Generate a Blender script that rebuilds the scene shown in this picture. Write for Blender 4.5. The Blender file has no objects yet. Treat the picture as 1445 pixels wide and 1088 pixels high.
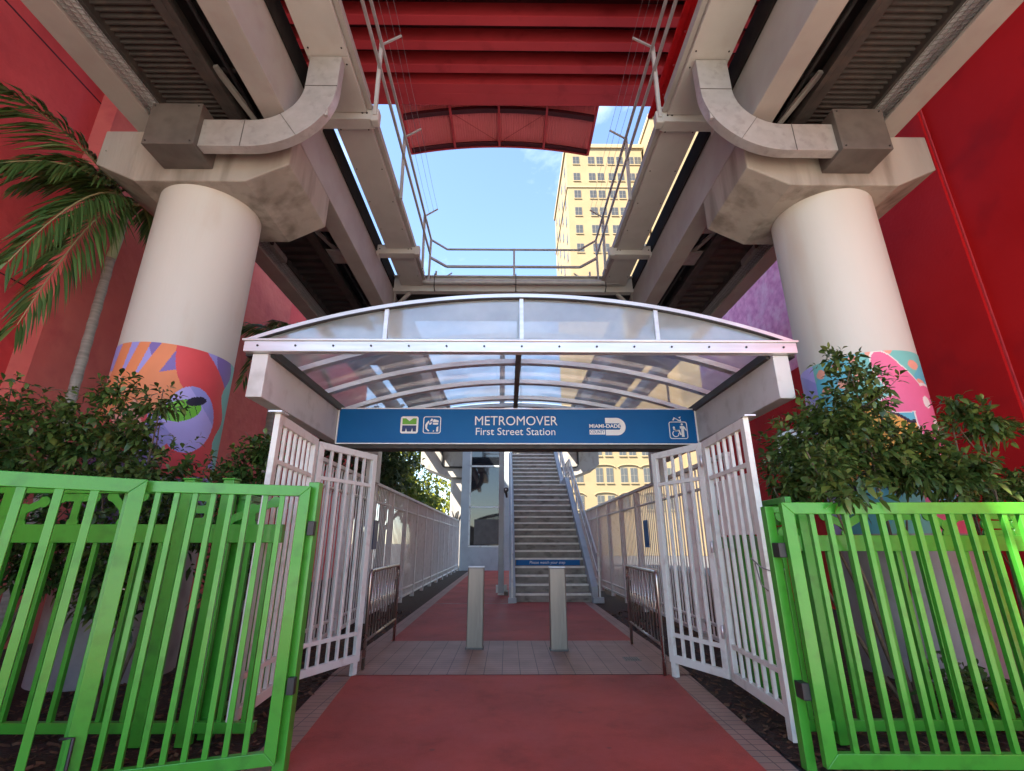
import bpy, math, random
import numpy as np
from mathutils import Vector, Matrix
R = math.radians
rnd = random.Random(7)
scn = bpy.context.scene
col = scn.collection
ORG = {}

# ------------------------------------------------------------------ objects
def tag(o, label=None, cat=None, group=None, kind=None):
    if label: o['label'] = label
    if cat: o['category'] = cat
    if group: o['group'] = group
    if kind: o['kind'] = kind
    return o

def thing(name, loc, label, cat, group=None):
    o = bpy.data.objects.new(name, None)
    o.empty_display_size = 0.2
    col.objects.link(o)
    o.location = loc
    ORG[o] = Vector(loc)
    return tag(o, label, cat, group)

class MB:
    def __init__(s):
        s.v = []; s.f = []; s.m = []; s.sm = []
    def add(s, vs, fs, m=0, smooth=False):
        b = len(s.v)
        s.v += [tuple(p) for p in vs]
        for f in fs:
            s.f.append(tuple(b + i for i in f)); s.m.append(m); s.sm.append(smooth)
        return s
    def box(s, x0, x1, y0, y1, z0, z1, m=0):
        if x0 > x1: x0, x1 = x1, x0
        if y0 > y1: y0, y1 = y1, y0
        if z0 > z1: z0, z1 = z1, z0
        vs = [(x0,y0,z0),(x1,y0,z0),(x1,y1,z0),(x0,y1,z0),(x0,y0,z1),(x1,y0,z1),(x1,y1,z1),(x0,y1,z1)]
        return s.add(vs, [(0,3,2,1),(4,5,6,7),(0,1,5,4),(1,2,6,5),(2,3,7,6),(3,0,4,7)], m)
    def beam(s, p0, p1, w, h, m=0, up=(0,0,1)):
        p0 = Vector(p0); p1 = Vector(p1); d = (p1-p0).normalized(); up = Vector(up)
        if abs(d.dot(up)) > .98: up = Vector((0,1,0)) if abs(d.y) < .9 else Vector((1,0,0))
        a = d.cross(up).normalized(); b = a.cross(d).normalized()
        vs = []
        for p in (p0, p1):
            for i, j in ((-1,-1),(1,-1),(1,1),(-1,1)):
                vs.append(p + a*(i*w/2) + b*(j*h/2))
        return s.add(vs, [(0,1,2,3),(7,6,5,4),(0,4,5,1),(1,5,6,2),(2,6,7,3),(3,7,4,0)], m)
    def tube(s, pts, r, n=8, m=0, cap=True):
        pts = [Vector(p) for p in pts]
        rr = r if isinstance(r, (list, tuple)) else [r]*len(pts)
        prev = None; vs = []; fs = []
        for i, p in enumerate(pts):
            d = (pts[min(i+1, len(pts)-1)] - pts[max(i-1, 0)])
            d = d.normalized() if d.length > 1e-9 else Vector((0,0,1))
            if prev is None:
                u = Vector((0,0,1)) if abs(d.z) < .9 else Vector((1,0,0))
                a = d.cross(u).normalized()
            else:
                a = (prev - d*prev.dot(d)).normalized()
            prev = a; b = d.cross(a)
            for k in range(n):
                t = 2*math.pi*k/n
                vs.append(p + (a*math.cos(t) + b*math.sin(t))*rr[i])
        for i in range(len(pts)-1):
            for k in range(n):
                fs.append((i*n+k, i*n+(k+1)%n, (i+1)*n+(k+1)%n, (i+1)*n+k))
        s.add(vs, fs, m, True)
        if cap:
            b = len(s.v) - len(vs)
            s.f.append(tuple(b+k for k in range(n))[::-1]); s.m.append(m); s.sm.append(False)
            s.f.append(tuple(b+(len(pts)-1)*n+k for k in range(n))); s.m.append(m); s.sm.append(False)
        return s
    def prism(s, poly, fn, d0, d1, m=0):
        """poly: 2-D points, fn(a,b,d) -> 3-D"""
        n = len(poly)
        vs = [fn(a,b,d0) for a,b in poly] + [fn(a,b,d1) for a,b in poly]
        fs = [tuple(range(n))[::-1], tuple(range(n, 2*n))] + [(i,(i+1)%n,n+(i+1)%n,n+i) for i in range(n)]
        return s.add(vs, fs, m)
    def build(s, name, mats, parent=None, bevel=0, recalc=True):
        o0 = ORG.get(parent, Vector((0,0,0)))
        me = bpy.data.meshes.new(name)
        me.from_pydata([(x-o0.x, y-o0.y, z-o0.z) for x,y,z in s.v], [], s.f)
        if not isinstance(mats, (list, tuple)): mats = [mats]
        for m in mats: me.materials.append(m)
        me.polygons.foreach_set('material_index', s.m)
        me.polygons.foreach_set('use_smooth', s.sm)
        me.update()
        if recalc:
            import bmesh
            bm = bmesh.new(); bm.from_mesh(me)
            bmesh.ops.recalc_face_normals(bm, faces=bm.faces); bm.to_mesh(me); bm.free()
        o = bpy.data.objects.new(name, me); col.objects.link(o)
        if parent is not None:
            o.parent = parent
            ORG[o] = o0
        else:
            ORG[o] = Vector((0,0,0))
        if bevel:
            b = o.modifiers.new('bevel', 'BEVEL'); b.width = bevel; b.segments = 2; b.limit_method = 'ANGLE'; b.angle_limit = R(40)
        return o

def npmesh(name, V, F, mats, parent=None, smooth=False):
    o0 = ORG.get(parent, Vector((0,0,0)))
    me = bpy.data.meshes.new(name)
    V = np.asarray(V, dtype=np.float32) - np.array(o0, dtype=np.float32)
    F = np.asarray(F, dtype=np.int32)
    k = F.shape[1]
    me.vertices.add(len(V)); me.vertices.foreach_set('co', V.ravel())
    me.loops.add(F.size); me.loops.foreach_set('vertex_index', F.ravel())
    me.polygons.add(len(F)); me.polygons.foreach_set('loop_start', np.arange(0, F.size, k, dtype=np.int32))
    me.polygons.foreach_set('use_smooth', np.full(len(F), smooth))
    for m in (mats if isinstance(mats, (list, tuple)) else [mats]): me.materials.append(m)
    me.update(calc_edges=True); me.validate()
    o = bpy.data.objects.new(name, me); col.objects.link(o)
    if parent is not None: o.parent = parent
    ORG[o] = o0
    return o

def copy_tree(o, parent=None):
    c = o.copy(); col.objects.link(c)
    if parent is not None: c.parent = parent
    for ch in list(o.children): copy_tree(ch, c)
    ORG[c] = ORG.get(o, Vector((0,0,0)))
    return c

# ------------------------------------------------------------------ materials
def nt_new(name):
    m = bpy.data.materials.new(name); m.use_nodes = True
    nt = m.node_tree; nt.nodes.clear()
    return m, nt, nt.nodes.new
def lk(nt, a, b): nt.links.new(a, b)

def mk(name, c1, c2=None, scale=3, rough=.5, metal=0, bump=0, bscale=None, stretch=(1,1,1), detail=6,
       c3=None, s3=20, f3=.3, lo=.35, hi=.65, spec=.5, rvar=.12, coat=0):
    """two-tone noise paint with optional third stain colour, roughness variation and bump"""
    m, nt, N = nt_new(name)
    out = N('ShaderNodeOutputMaterial'); p = N('ShaderNodeBsdfPrincipled')
    lk(nt, p.outputs[0], out.inputs[0])
    p.inputs['Roughness'].default_value = rough; p.inputs['Metallic'].default_value = metal
    p.inputs['Specular IOR Level'].default_value = spec
    p.inputs['Coat Weight'].default_value = coat
    tc = N('ShaderNodeTexCoord'); mp = N('ShaderNodeMapping'); mp.inputs['Scale'].default_value = stretch
    lk(nt, tc.outputs['Object'], mp.inputs[0])
    no = N('ShaderNodeTexNoise'); no.inputs['Scale'].default_value = scale; no.inputs['Detail'].default_value = detail
    lk(nt, mp.outputs[0], no.inputs[0])
    rp = N('ShaderNodeMapRange'); rp.inputs[1].default_value = lo; rp.inputs[2].default_value = hi
    lk(nt, no.outputs[0], rp.inputs[0])
    mx = N('ShaderNodeMix'); mx.data_type = 'RGBA'
    mx.inputs[6].default_value = (*c1, 1); mx.inputs[7].default_value = (*(c2 or c1), 1)
    lk(nt, rp.outputs[0], mx.inputs[0])
    colout = mx.outputs[2]
    if c3:
        n3 = N('ShaderNodeTexNoise'); n3.inputs['Scale'].default_value = s3; n3.inputs['Detail'].default_value = 8
        lk(nt, mp.outputs[0], n3.inputs[0])
        r3 = N('ShaderNodeMapRange'); r3.inputs[1].default_value = 1-f3-.12; r3.inputs[2].default_value = 1-f3+.12
        lk(nt, n3.outputs[0], r3.inputs[0])
        m3 = N('ShaderNodeMix'); m3.data_type = 'RGBA'; m3.inputs[7].default_value = (*c3, 1)
        lk(nt, r3.outputs[0], m3.inputs[0]); lk(nt, colout, m3.inputs[6]); colout = m3.outputs[2]
    lk(nt, colout, p.inputs['Base Color'])
    if rvar:
        rr = N('ShaderNodeMapRange'); rr.inputs[3].default_value = max(.03, rough-rvar); rr.inputs[4].default_value = min(1, rough+rvar)
        lk(nt, no.outputs[0], rr.inputs[0]); lk(nt, rr.outputs[0], p.inputs['Roughness'])
    if bump:
        nb = N('ShaderNodeTexNoise'); nb.inputs['Scale'].default_value = bscale or scale*8; nb.inputs['Detail'].default_value = 5
        lk(nt, mp.outputs[0], nb.inputs[0])
        b = N('ShaderNodeBump'); b.inputs['Strength'].default_value = bump; b.inputs['Distance'].default_value = .02
        lk(nt, nb.outputs[0], b.inputs['Height']); lk(nt, b.outputs[0], p.inputs['Normal'])
    return m

M = {}
M['asphalt'] = mk('asphalt', (.06,.06,.062), (.09,.09,.09), 4, .9, bump=.3, bscale=80)
M['red_path'] = mk('red_path_coating', (.45,.066,.046), (.51,.083,.060), 1.3, .62, bump=.25, bscale=160, c3=(.36,.064,.054), s3=2.2, f3=.42, rvar=.08, spec=.3)
def scuff(m):
    nt = m.node_tree; N = nt.nodes.new; p = [n for n in nt.nodes if n.type == 'BSDF_PRINCIPLED'][0]
    src = p.inputs['Base Color'].links[0].from_socket; tc = [n for n in nt.nodes if n.type == 'TEX_COORD'][0]
    v = N('ShaderNodeTexVoronoi'); v.inputs['Scale'].default_value = 2.3; lk(nt, tc.outputs['Object'], v.inputs[0])
    mr = N('ShaderNodeMapRange'); mr.inputs[1].default_value = .035; mr.inputs[2].default_value = .055; mr.inputs[3].default_value = .5; mr.inputs[4].default_value = 0
    lk(nt, v.outputs['Distance'], mr.inputs[0])
    n1 = N('ShaderNodeTexNoise'); n1.inputs['Scale'].default_value = 240; n1.inputs['Detail'].default_value = 2; lk(nt, tc.outputs['Object'], n1.inputs[0])
    m1 = N('ShaderNodeMapRange'); m1.inputs[1].default_value = .35; m1.inputs[2].default_value = .68; m1.inputs[3].default_value = .72; m1.inputs[4].default_value = 1.12
    lk(nt, n1.outputs[0], m1.inputs[0])
    n2 = N('ShaderNodeTexNoise'); n2.inputs['Scale'].default_value = 1.1; n2.inputs['Detail'].default_value = 10; n2.inputs['Roughness'].default_value = .7; lk(nt, tc.outputs['Object'], n2.inputs[0])
    m2 = N('ShaderNodeMapRange'); m2.inputs[1].default_value = .35; m2.inputs[2].default_value = .62; m2.inputs[3].default_value = .58; m2.inputs[4].default_value = 1.12
    lk(nt, n2.outputs[0], m2.inputs[0])
    mu = N('ShaderNodeMath'); mu.operation = 'MULTIPLY'; lk(nt, m1.outputs[0], mu.inputs[0]); lk(nt, m2.outputs[0], mu.inputs[1])
    a = N('ShaderNodeMix'); a.data_type = 'RGBA'; a.blend_type = 'MULTIPLY'; a.inputs[0].default_value = 1
    lk(nt, src, a.inputs[6]); lk(nt, mu.outputs[0], a.inputs[7])
    b = N('ShaderNodeMix'); b.data_type = 'RGBA'; b.inputs[7].default_value = (.10,.045,.04,1); lk(nt, mr.outputs[0], b.inputs[0]); lk(nt, a.outputs[2], b.inputs[6])
    lk(nt, b.outputs[2], p.inputs['Base Color'])
scuff(M['red_path'])
M['mulch'] = mk('mulch', (.018,.009,.005), (.05,.024,.013), 22, .95, bump=1, bscale=45)
M['chip'] = mk('bark_chip', (.06,.03,.016), (.16,.085,.045), 9, .9)
M['green'] = mk('green_gate_paint', (.048,.30,.024), (.056,.335,.030), 2, .33, rvar=.08, coat=.15, c3=(.038,.22,.02), s3=9, f3=.36, bump=.04, bscale=60)
M['white_metal'] = mk('white_metal_paint', (.74,.79,.74), (.66,.70,.66), 2, .45, c3=(.5,.48,.44), s3=7, f3=.33, bump=.05, bscale=40)
M['fence_white'] = mk('fence_cream_paint', (.72,.70,.67), (.64,.62,.59), 1.5, .5, c3=(.5,.47,.43), s3=6, f3=.34)
M['canopy_metal'] = mk('canopy_painted_steel', (.62,.63,.62), (.55,.56,.55), 1.2, .5, c3=(.42,.42,.40), s3=4, f3=.36, bump=.05, bscale=30)
M['alu'] = mk('brushed_aluminium', (.72,.73,.74), (.6,.61,.62), 5, .35, metal=.6, stretch=(.3,3,3))
M['steel'] = mk('stainless_steel', (.25,.222,.188), (.19,.17,.145), 3, .46, metal=.5, stretch=(2,2,.25), bump=.03, bscale=60, c3=(.3,.28,.25), s3=5, f3=.32)
M['tube_steel'] = mk('polished_tube_steel', (.56,.53,.49), (.44,.415,.38), 6, .3, metal=1)
M['conc'] = mk('pier_concrete', (.36,.345,.30), (.27,.258,.222), 1.6, .85, bump=.3, bscale=26, c3=(.17,.157,.13), s3=3.6, f3=.40, stretch=(1,1,.16))
M['conc_far'] = mk('far_pier_concrete', (.40,.38,.35), (.32,.30,.28), 1.2, .85, bump=.3, bscale=26, c3=(.2,.18,.16), s3=3, f3=.35, stretch=(1,1,.5))
M['column'] = mk('column_cream_paint', (.58,.585,.53), (.535,.54,.485), 1.1, .6, bump=.06, bscale=30, c3=(.5,.45,.38), s3=2.3, f3=.32, stretch=(1,1,.25))
M['column_base'] = mk('shade_grey_column_base', (.36,.36,.37), (.31,.31,.32), 1.4, .7, c3=(.24,.24,.24), s3=3, f3=.35, bump=.08, bscale=25)  # grey stands in for shade on the white lower shaft
M['girder'] = mk('girder_grey_paint', (.34,.338,.312), (.29,.287,.264), 1.3, .6, bump=.05, bscale=20, c3=(.30,.28,.26), s3=2.6, f3=.36)
M['girder_white'] = mk('walkway_box_paint', (.46,.462,.43), (.41,.41,.382), 1.4, .55, bump=.05, bscale=22, c3=(.4,.38,.35), s3=3, f3=.33)
M['duct'] = mk('galvanised_duct', (.44,.435,.42), (.385,.378,.362), 6, .48, metal=.35, c3=(.30,.29,.28), s3=9, f3=.34, bump=.06, bscale=14)
M['ductbox'] = mk('duct_box_paint', (.13,.122,.11), (.098,.092,.083), 2.6, .6, metal=.1, c3=(.09,.085,.075), s3=5, f3=.36)
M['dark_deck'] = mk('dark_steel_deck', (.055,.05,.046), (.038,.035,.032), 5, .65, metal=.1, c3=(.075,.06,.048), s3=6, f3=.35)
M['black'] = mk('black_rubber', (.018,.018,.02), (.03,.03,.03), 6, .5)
M['matt_black'] = mk('matt_black', (.02,.019,.018), (.03,.028,.026), 6, .95, spec=.1)
M['rail_grey'] = mk('handrail_grey_paint', (.40,.40,.39), (.33,.33,.325), 5, .45, metal=.15)
M['wire'] = mk('wire', (.25,.25,.25), None, 4, .5, metal=.6)
M['red_wall_left'] = mk('red_stucco_left', (.60,.085,.088), (.54,.07,.075), .7, .8, bump=.55, bscale=9, c3=(.44,.055,.062), s3=1.3, f3=.38, spec=.15)
M['red_relief'] = mk('salmon_relief_stucco', (.62,.16,.13), (.54,.12,.105), .8, .75, bump=1, bscale=6, c3=(.45,.085,.085), s3=1.5, f3=.36, spec=.15)  # paler than the near wall: sky light put into the colour
M['red_wall_right'] = mk('red_stucco_right', (.46,.009,.011), (.40,.006,.008), .7, .75, bump=.25, bscale=18, c3=(.27,.006,.01), s3=1.1, f3=.35, spec=.15)
M['red_steel'] = mk('red_steel_paint', (.46,.045,.056), (.41,.038,.048), 1, .5, c3=(.28,.02,.03), s3=2, f3=.32)
M['red_roof'] = mk('red_ribbed_roof', (.80,.21,.22), (.72,.18,.19), 1, .5, c3=(.63,.14,.15), s3=2, f3=.3)
M['red_deck'] = mk('dark_red_deck', (.06,.005,.012), (.05,.004,.010), 1.5, .7)  # very dark, standing in for shade in the recesses between ceiling joists
M['purple'] = mk('purple_relief_stucco', (.78,.38,.58), (.58,.22,.42), 5, .7, bump=1, bscale=6, c3=(.76,.50,.64), s3=3.2, f3=.4, spec=.15)
M['yellow'] = mk('yellow_stucco', (.255,.19,.10), (.235,.175,.092), .35, .85, c3=(.205,.152,.08), s3=.8, f3=.3)
M['yellow_trim'] = mk('yellow_trim', (.31,.235,.13), None, 1, .8)
M['win_frame'] = mk('window_frame', (.17,.15,.115), None, 1, .6)
M['stair_conc'] = mk('stair_concrete', (.35,.325,.285), (.25,.23,.20), 3, .85, bump=.3, bscale=30, c3=(.12,.115,.095), s3=4, f3=.36, stretch=(1,1,2))
M['nosing'] = mk('stair_nosing', (.86,.84,.76), (.74,.72,.64), 8, .6)
M['blue_steel'] = mk('pale_blue_steel', (.42,.475,.50), (.36,.41,.435), 1.2, .45, c3=(.3,.33,.37), s3=3, f3=.33)
M['sign_blue'] = mk('sign_blue', (.004,.135,.40), (.004,.12,.37), 1.2, .5, rvar=.04, spec=.25)
M['sign_white'] = mk('sign_white', (.85,.87,.88), None, 2, .4)
M['sign_green'] = mk('sign_green', (.14,.42,.03), None, 2, .4)
M['sign_navy'] = mk('sign_navy', (.01,.03,.15), None, 2, .4)
M['bark'] = mk('shrub_bark', (.16,.12,.08), (.10,.075,.05), 18, .9, bump=.6, bscale=40)
M['palm_trunk'] = mk('palm_trunk', (.36,.34,.30), (.24,.225,.2), 2.5, .85, bump=.5, bscale=22, stretch=(1,1,9))
M['crownshaft'] = mk('palm_crownshaft', (.28,.38,.20), (.36,.44,.27), 3, .5, stretch=(1,1,.3))
M['rachis'] = mk('palm_rachis', (.30,.27,.13), None, 4, .6)

def leafmat(name, a, b, c, rough=.38, trans=.25, tcol=None):
    m, nt, N = nt_new(name)
    out = N('ShaderNodeOutputMaterial'); p = N('ShaderNodeBsdfPrincipled'); p.inputs['Roughness'].default_value = rough
    g = N('ShaderNodeNewGeometry'); rp = N('ShaderNodeValToRGB')
    e = rp.color_ramp.elements; e[0].color = (*a,1); e[1].color = (*c,1); k = e.new(.5); k.color = (*b,1)
    lk(nt, g.outputs['Random Per Island'], rp.inputs[0]); lk(nt, rp.outputs[0], p.inputs['Base Color'])
    t = N('ShaderNodeBsdfTranslucent')
    if tcol: t.inputs[0].default_value = (*tcol,1)
    else: lk(nt, rp.outputs[0], t.inputs[0])
    mx = N('ShaderNodeMixShader'); mx.inputs[0].default_value = trans
    lk(nt, p.outputs[0], mx.inputs[1]); lk(nt, t.outputs[0], mx.inputs[2]); lk(nt, mx.outputs[0], out.inputs[0])
    return m
M['leaf'] = leafmat('shrub_leaf', (.032,.068,.018), (.06,.12,.03), (.15,.22,.055), .32)
M['leaf_olive'] = leafmat('shrub_leaf_olive', (.030,.072,.018), (.052,.118,.028), (.14,.22,.05), .34)
M['frond'] = leafmat('palm_frond_leaf', (.05,.125,.032), (.085,.185,.05), (.16,.27,.08), .4, .3)
M['tree_dark'] = leafmat('tree_leaf_dark', (.03,.06,.02), (.05,.09,.03), (.09,.13,.04), .5, .3)
M['tree_bright'] = leafmat('tree_leaf_bright', (.12,.16,.02), (.25,.28,.03), (.42,.40,.05), .5, .45)  # yellow in these leaf colours stands in for backlight

def glass_mat(name, tint, diff, fac_diff, gl=.12, rough=.06, trans_col=(1,1,1)):
    m, nt, N = nt_new(name)
    out = N('ShaderNodeOutputMaterial')
    tr = N('ShaderNodeBsdfTransparent'); tr.inputs[0].default_value = (*trans_col,1)
    di = N('ShaderNodeBsdfDiffuse'); di.inputs[0].default_value = (*diff,1)
    tl = N('ShaderNodeBsdfTranslucent'); tl.inputs[0].default_value = (*tint,1)
    a = N('ShaderNodeMixShader'); a.inputs[0].default_value = .6
    lk(nt, di.outputs[0], a.inputs[1]); lk(nt, tl.outputs[0], a.inputs[2])
    tc = N('ShaderNodeTexCoord'); no = N('ShaderNodeTexNoise'); no.inputs['Scale'].default_value = 1.6; no.inputs['Detail'].default_value = 8
    lk(nt, tc.outputs['Object'], no.inputs[0])
    mr = N('ShaderNodeMapRange'); mr.inputs[1].default_value = .3; mr.inputs[2].default_value = .7
    mr.inputs[3].default_value = fac_diff*.7; mr.inputs[4].default_value = min(1, fac_diff*1.3)
    lk(nt, no.outputs[0], mr.inputs[0])
    b = N('ShaderNodeMixShader'); lk(nt, mr.outputs[0], b.inputs[0])
    lk(nt, tr.outputs[0], b.inputs[1]); lk(nt, a.outputs[0], b.inputs[2])
    gs = N('ShaderNodeBsdfGlossy'); gs.inputs['Roughness'].default_value = rough
    fr = N('ShaderNodeFresnel'); fr.inputs[0].default_value = 1.5
    ad = N('ShaderNodeMath'); ad.operation = 'ADD'; ad.inputs[1].default_value = gl; ad.use_clamp = True
    lk(nt, fr.outputs[0], ad.inputs[0])
    c = N('ShaderNodeMixShader'); lk(nt, ad.outputs[0], c.inputs[0]); lk(nt, b.outputs[0], c.inputs[1]); lk(nt, gs.outputs[0], c.inputs[2])
    lk(nt, c.outputs[0], out.inputs[0])
    return m
M['acrylic'] = glass_mat('clouded_acrylic', (.84,.95,.94), (.74,.83,.80), .56, .12)
M['mesh_panel'] = mk('expanded_metal_mesh', (.80,.82,.84), (.62,.64,.66), 60, .5, bump=.3, bscale=90)  # near-white base stands in for sky light coming through the mesh
def dark_glass(name, c, rough=.03):
    m, nt, N = nt_new(name)
    out = N('ShaderNodeOutputMaterial'); p = N('ShaderNodeBsdfPrincipled')
    p.inputs['Base Color'].default_value = (*c,1); p.inputs['Roughness'].default_value = rough; p.inputs['Specular IOR Level'].default_value = .8
    lk(nt, p.outputs[0], out.inputs[0]); return m
M['dark_glass'] = dark_glass('lift_glass', (.012,.014,.018))
M['win_glass'] = dark_glass('building_window_glass', (.05,.048,.042), .25)

def tile_mat():
    m, nt, N = nt_new('brown_floor_tiles')
    out = N('ShaderNodeOutputMaterial'); p = N('ShaderNodeBsdfPrincipled'); p.inputs['Roughness'].default_value = .55
    tc = N('ShaderNodeTexCoord'); br = N('ShaderNodeTexBrick')
    br.offset = 0; br.inputs['Scale'].default_value = 1
    br.inputs['Color1'].default_value = (.33,.20,.155,1); br.inputs['Color2'].default_value = (.33,.20,.155,1); br.inputs['Mortar'].default_value = (.10,.065,.055,1)
    br.inputs['Mortar Size'].default_value = .0045; br.inputs['Brick Width'].default_value = .205; br.inputs['Row Height'].default_value = .10
    br.inputs['Bias'].default_value = 0
    lk(nt, tc.outputs['Object'], br.inputs[0])
    no = N('ShaderNodeTexNoise'); no.inputs['Scale'].default_value = 2.5; no.inputs['Detail'].default_value = 6; lk(nt, tc.outputs['Object'], no.inputs[0])
    mx = N('ShaderNodeMix'); mx.data_type = 'RGBA'; mx.blend_type = 'MULTIPLY'; mx.inputs[0].default_value = .55
    cr = N('ShaderNodeMapRange'); cr.inputs[1].default_value = .3; cr.inputs[2].default_value = .7; cr.inputs[3].default_value = .55; cr.inputs[4].default_value = 1.15
    lk(nt, no.outputs[0], cr.inputs[0]); lk(nt, br.outputs[0], mx.inputs[6]); lk(nt, cr.outputs[0], mx.inputs[7])
    lk(nt, mx.outputs[2], p.inputs['Base Color'])
    b = N('ShaderNodeBump'); b.invert = True; b.inputs['Strength'].default_value = .4; b.inputs['Distance'].default_value = .004
    lk(nt, br.outputs['Fac'], b.inputs['Height']); lk(nt, b.outputs[0], p.inputs['Normal'])
    lk(nt, p.outputs[0], out.inputs[0]); return m
M['tile'] = tile_mat()
def flat(name, c, rough=.6): return mk(name, c, tuple(x*.92 for x in c), 3, rough, rvar=.05)

# ------------------------------------------------------------------ camera, light
CX, CH = -.15, 1.4
cam = bpy.data.cameras.new('camera'); camo = bpy.data.objects.new('camera', cam); col.objects.link(camo)
cam.sensor_width = 36; cam.lens = 670/1445*36; cam.clip_start = .05; cam.clip_end = 2000
camo.location = (CX, 0, CH); camo.rotation_euler = (R(90+18.33), 0, -.0092)
scn.camera = camo

SUN_EL, SUN_AZ = R(48), R(232)      # azimuth clockwise from +Y: behind the camera, to its left
w = bpy.data.worlds.new('World'); scn.world = w; w.use_nodes = True
nt = w.node_tree; nt.nodes.clear(); N = nt.nodes.new
wo = N('ShaderNodeOutputWorld'); bg = N('ShaderNodeBackground'); sky = N('ShaderNodeTexSky')
sky.sky_type = 'NISHITA'; sky.sun_disc = False; sky.sun_elevation = SUN_EL; sky.sun_rotation = SUN_AZ
sky.air_density = 1.0; sky.dust_density = .3; sky.ozone_density = 2.0
tc = N('ShaderNodeTexCoord'); mp = N('ShaderNodeMapping'); mp.inputs['Scale'].default_value = (2.4,1.0,3.0); mp.inputs['Rotation'].default_value = (.2,.7,.3)
nz = N('ShaderNodeTexNoise'); nz.inputs['Scale'].default_value = 1.5; nz.inputs['Detail'].default_value = 9; nz.inputs['Roughness'].default_value = .58; nz.inputs['Distortion'].default_value = .5
lk(nt, tc.outputs['Generated'], mp.inputs[0]); lk(nt, mp.outputs[0], nz.inputs[0])
mr = N('ShaderNodeMapRange'); mr.inputs[1].default_value = .52; mr.inputs[2].default_value = .9; mr.inputs[4].default_value = .42
lk(nt, nz.outputs[0], mr.inputs[0])
mx = N('ShaderNodeMix'); mx.data_type = 'RGBA'; mx.inputs[7].default_value = (9,9.6,10.5,1)
lk(nt, mr.outputs[0], mx.inputs[0]); lk(nt, sky.outputs[0], mx.inputs[6]); lk(nt, mx.outputs[2], bg.inputs[0])
bg.inputs[1].default_value = .105; lk(nt, bg.outputs[0], wo.inputs[0])
sl = bpy.data.lights.new('sun', 'SUN'); sl.energy = 5.0; sl.angle = R(.5); sl.color = (1,.91,.77)
so = bpy.data.objects.new('sun', sl); col.objects.link(so)
sd = Vector((math.sin(SUN_AZ)*math.cos(SUN_EL), math.cos(SUN_AZ)*math.cos(SUN_EL), math.sin(SUN_EL)))
so.rotation_euler = sd.to_track_quat('Z', 'Y').to_euler(); so.location = sd*50
scn.view_settings.view_transform = 'Standard'; scn.view_settings.look = 'None'; scn.view_settings.exposure = 2.35; scn.view_settings.gamma = 1

# ------------------------------------------------------------------ ground
b = MB(); b.add([(-400,-200,-.03),(400,-200,-.03),(400,600,-.03),(-400,600,-.03)], [(0,1,2,3)])
tag(b.build('ground', M['asphalt']), 'grey asphalt ground reaching to the horizon', 'ground', kind='structure')
b = MB(); b.box(-30,30,-26,1.6,-.02,-.004)
tag(b.build('pavement', mk('pavement_concrete', (.55,.51,.43), (.48,.445,.38), 1.5, .9, bump=.2, bscale=40)), 'unseen pale concrete pavement before the gates, added to bounce sunlight', 'pavement', kind='structure')  # out of view; pale and warm to throw sun into the entrance
# path edges  (Y, left X, right X)
PE = [(-4,-1.60,1.50),(3.7,-1.63,1.52),(6.03,-1.87,1.67),(7.95,-1.90,1.74),(28,-1.95,1.80)]
def lerp_edge(y):
    for (y0,a0,b0),(y1,a1,b1) in zip(PE, PE[1:]):
        if y0 <= y <= y1:
            t = (y-y0)/(y1-y0); return a0+(a1-a0)*t, b0+(b1-b0)*t
def sheet(name, y0, y1, off, z, m, label, segs=6):
    b = MB(); vs = []; fs = []
    for i in range(segs+1):
        y = y0+(y1-y0)*i/segs; l, r_ = lerp_edge(y); vs += [(l-off,y,z),(r_+off,y,z)]
    for i in range(segs): fs.append((2*i,2*i+1,2*i+3,2*i+2))
    b.add(vs, fs); return tag(b.build(name, m), label, 'path', kind='structure')
sheet('path', -4, 6.03, 0, .004, M['red_path'], 'red coated path in front of the tiled band', 12)
sheet('path', 7.95, 28, 0, .004, M['red_path'], 'red coated path between the tiled band and the lift tower', 12)
def strip(name, m, label, quads, z):
    b = MB()
    for q in quads: b.add([(x,y,z) for x,y in q], [(0,1,2,3)])
    return tag(b.build(name, m), label, 'path', kind='structure')
q = []
for (y0,a0,b0),(y1,a1,b1) in zip(PE, PE[1:]):
    q.append([(a0-.24,y0),(a0,y0),(a1,y1),(a1-.24,y1)]); q.append([(b0,y0),(b0+.22,y0),(b1+.22,y1),(b1,y1)])
strip('path_border', M['tile'], 'brown brick border along both edges of the red path', q, .0)
strip('tiled_band', M['tile'], 'band of small brown tiles crossing the path under the bollards', [[(-2.11,6.03),(1.91,6.03),(1.96,7.95),(-2.14,7.95)]], .008)
b = MB()
b.box(-1.93,.0,12.55,12.575,.004,.0075)
tag(b.build('path_joint', M['conc']), 'pale joint line across the red path beside the stair', 'path', kind='structure')
b = MB()
b.add([(-9,1.6,-.012),(-1.85,1.6,-.012),(-2.14,8,-.012),(-2.2,30,-.012),(-9,30,-.012)], [(0,1,2,3,4)])
b.add([(9,1.6,-.012),(9,30,-.012),(2.0,30,-.012),(1.93,8,-.012),(1.72,1.6,-.012)], [(0,1,2,3,4)])
tag(b.build('mulch_bed', M['mulch']), 'dark brown mulch beds on both sides of the path', 'ground', kind='structure')
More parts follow.
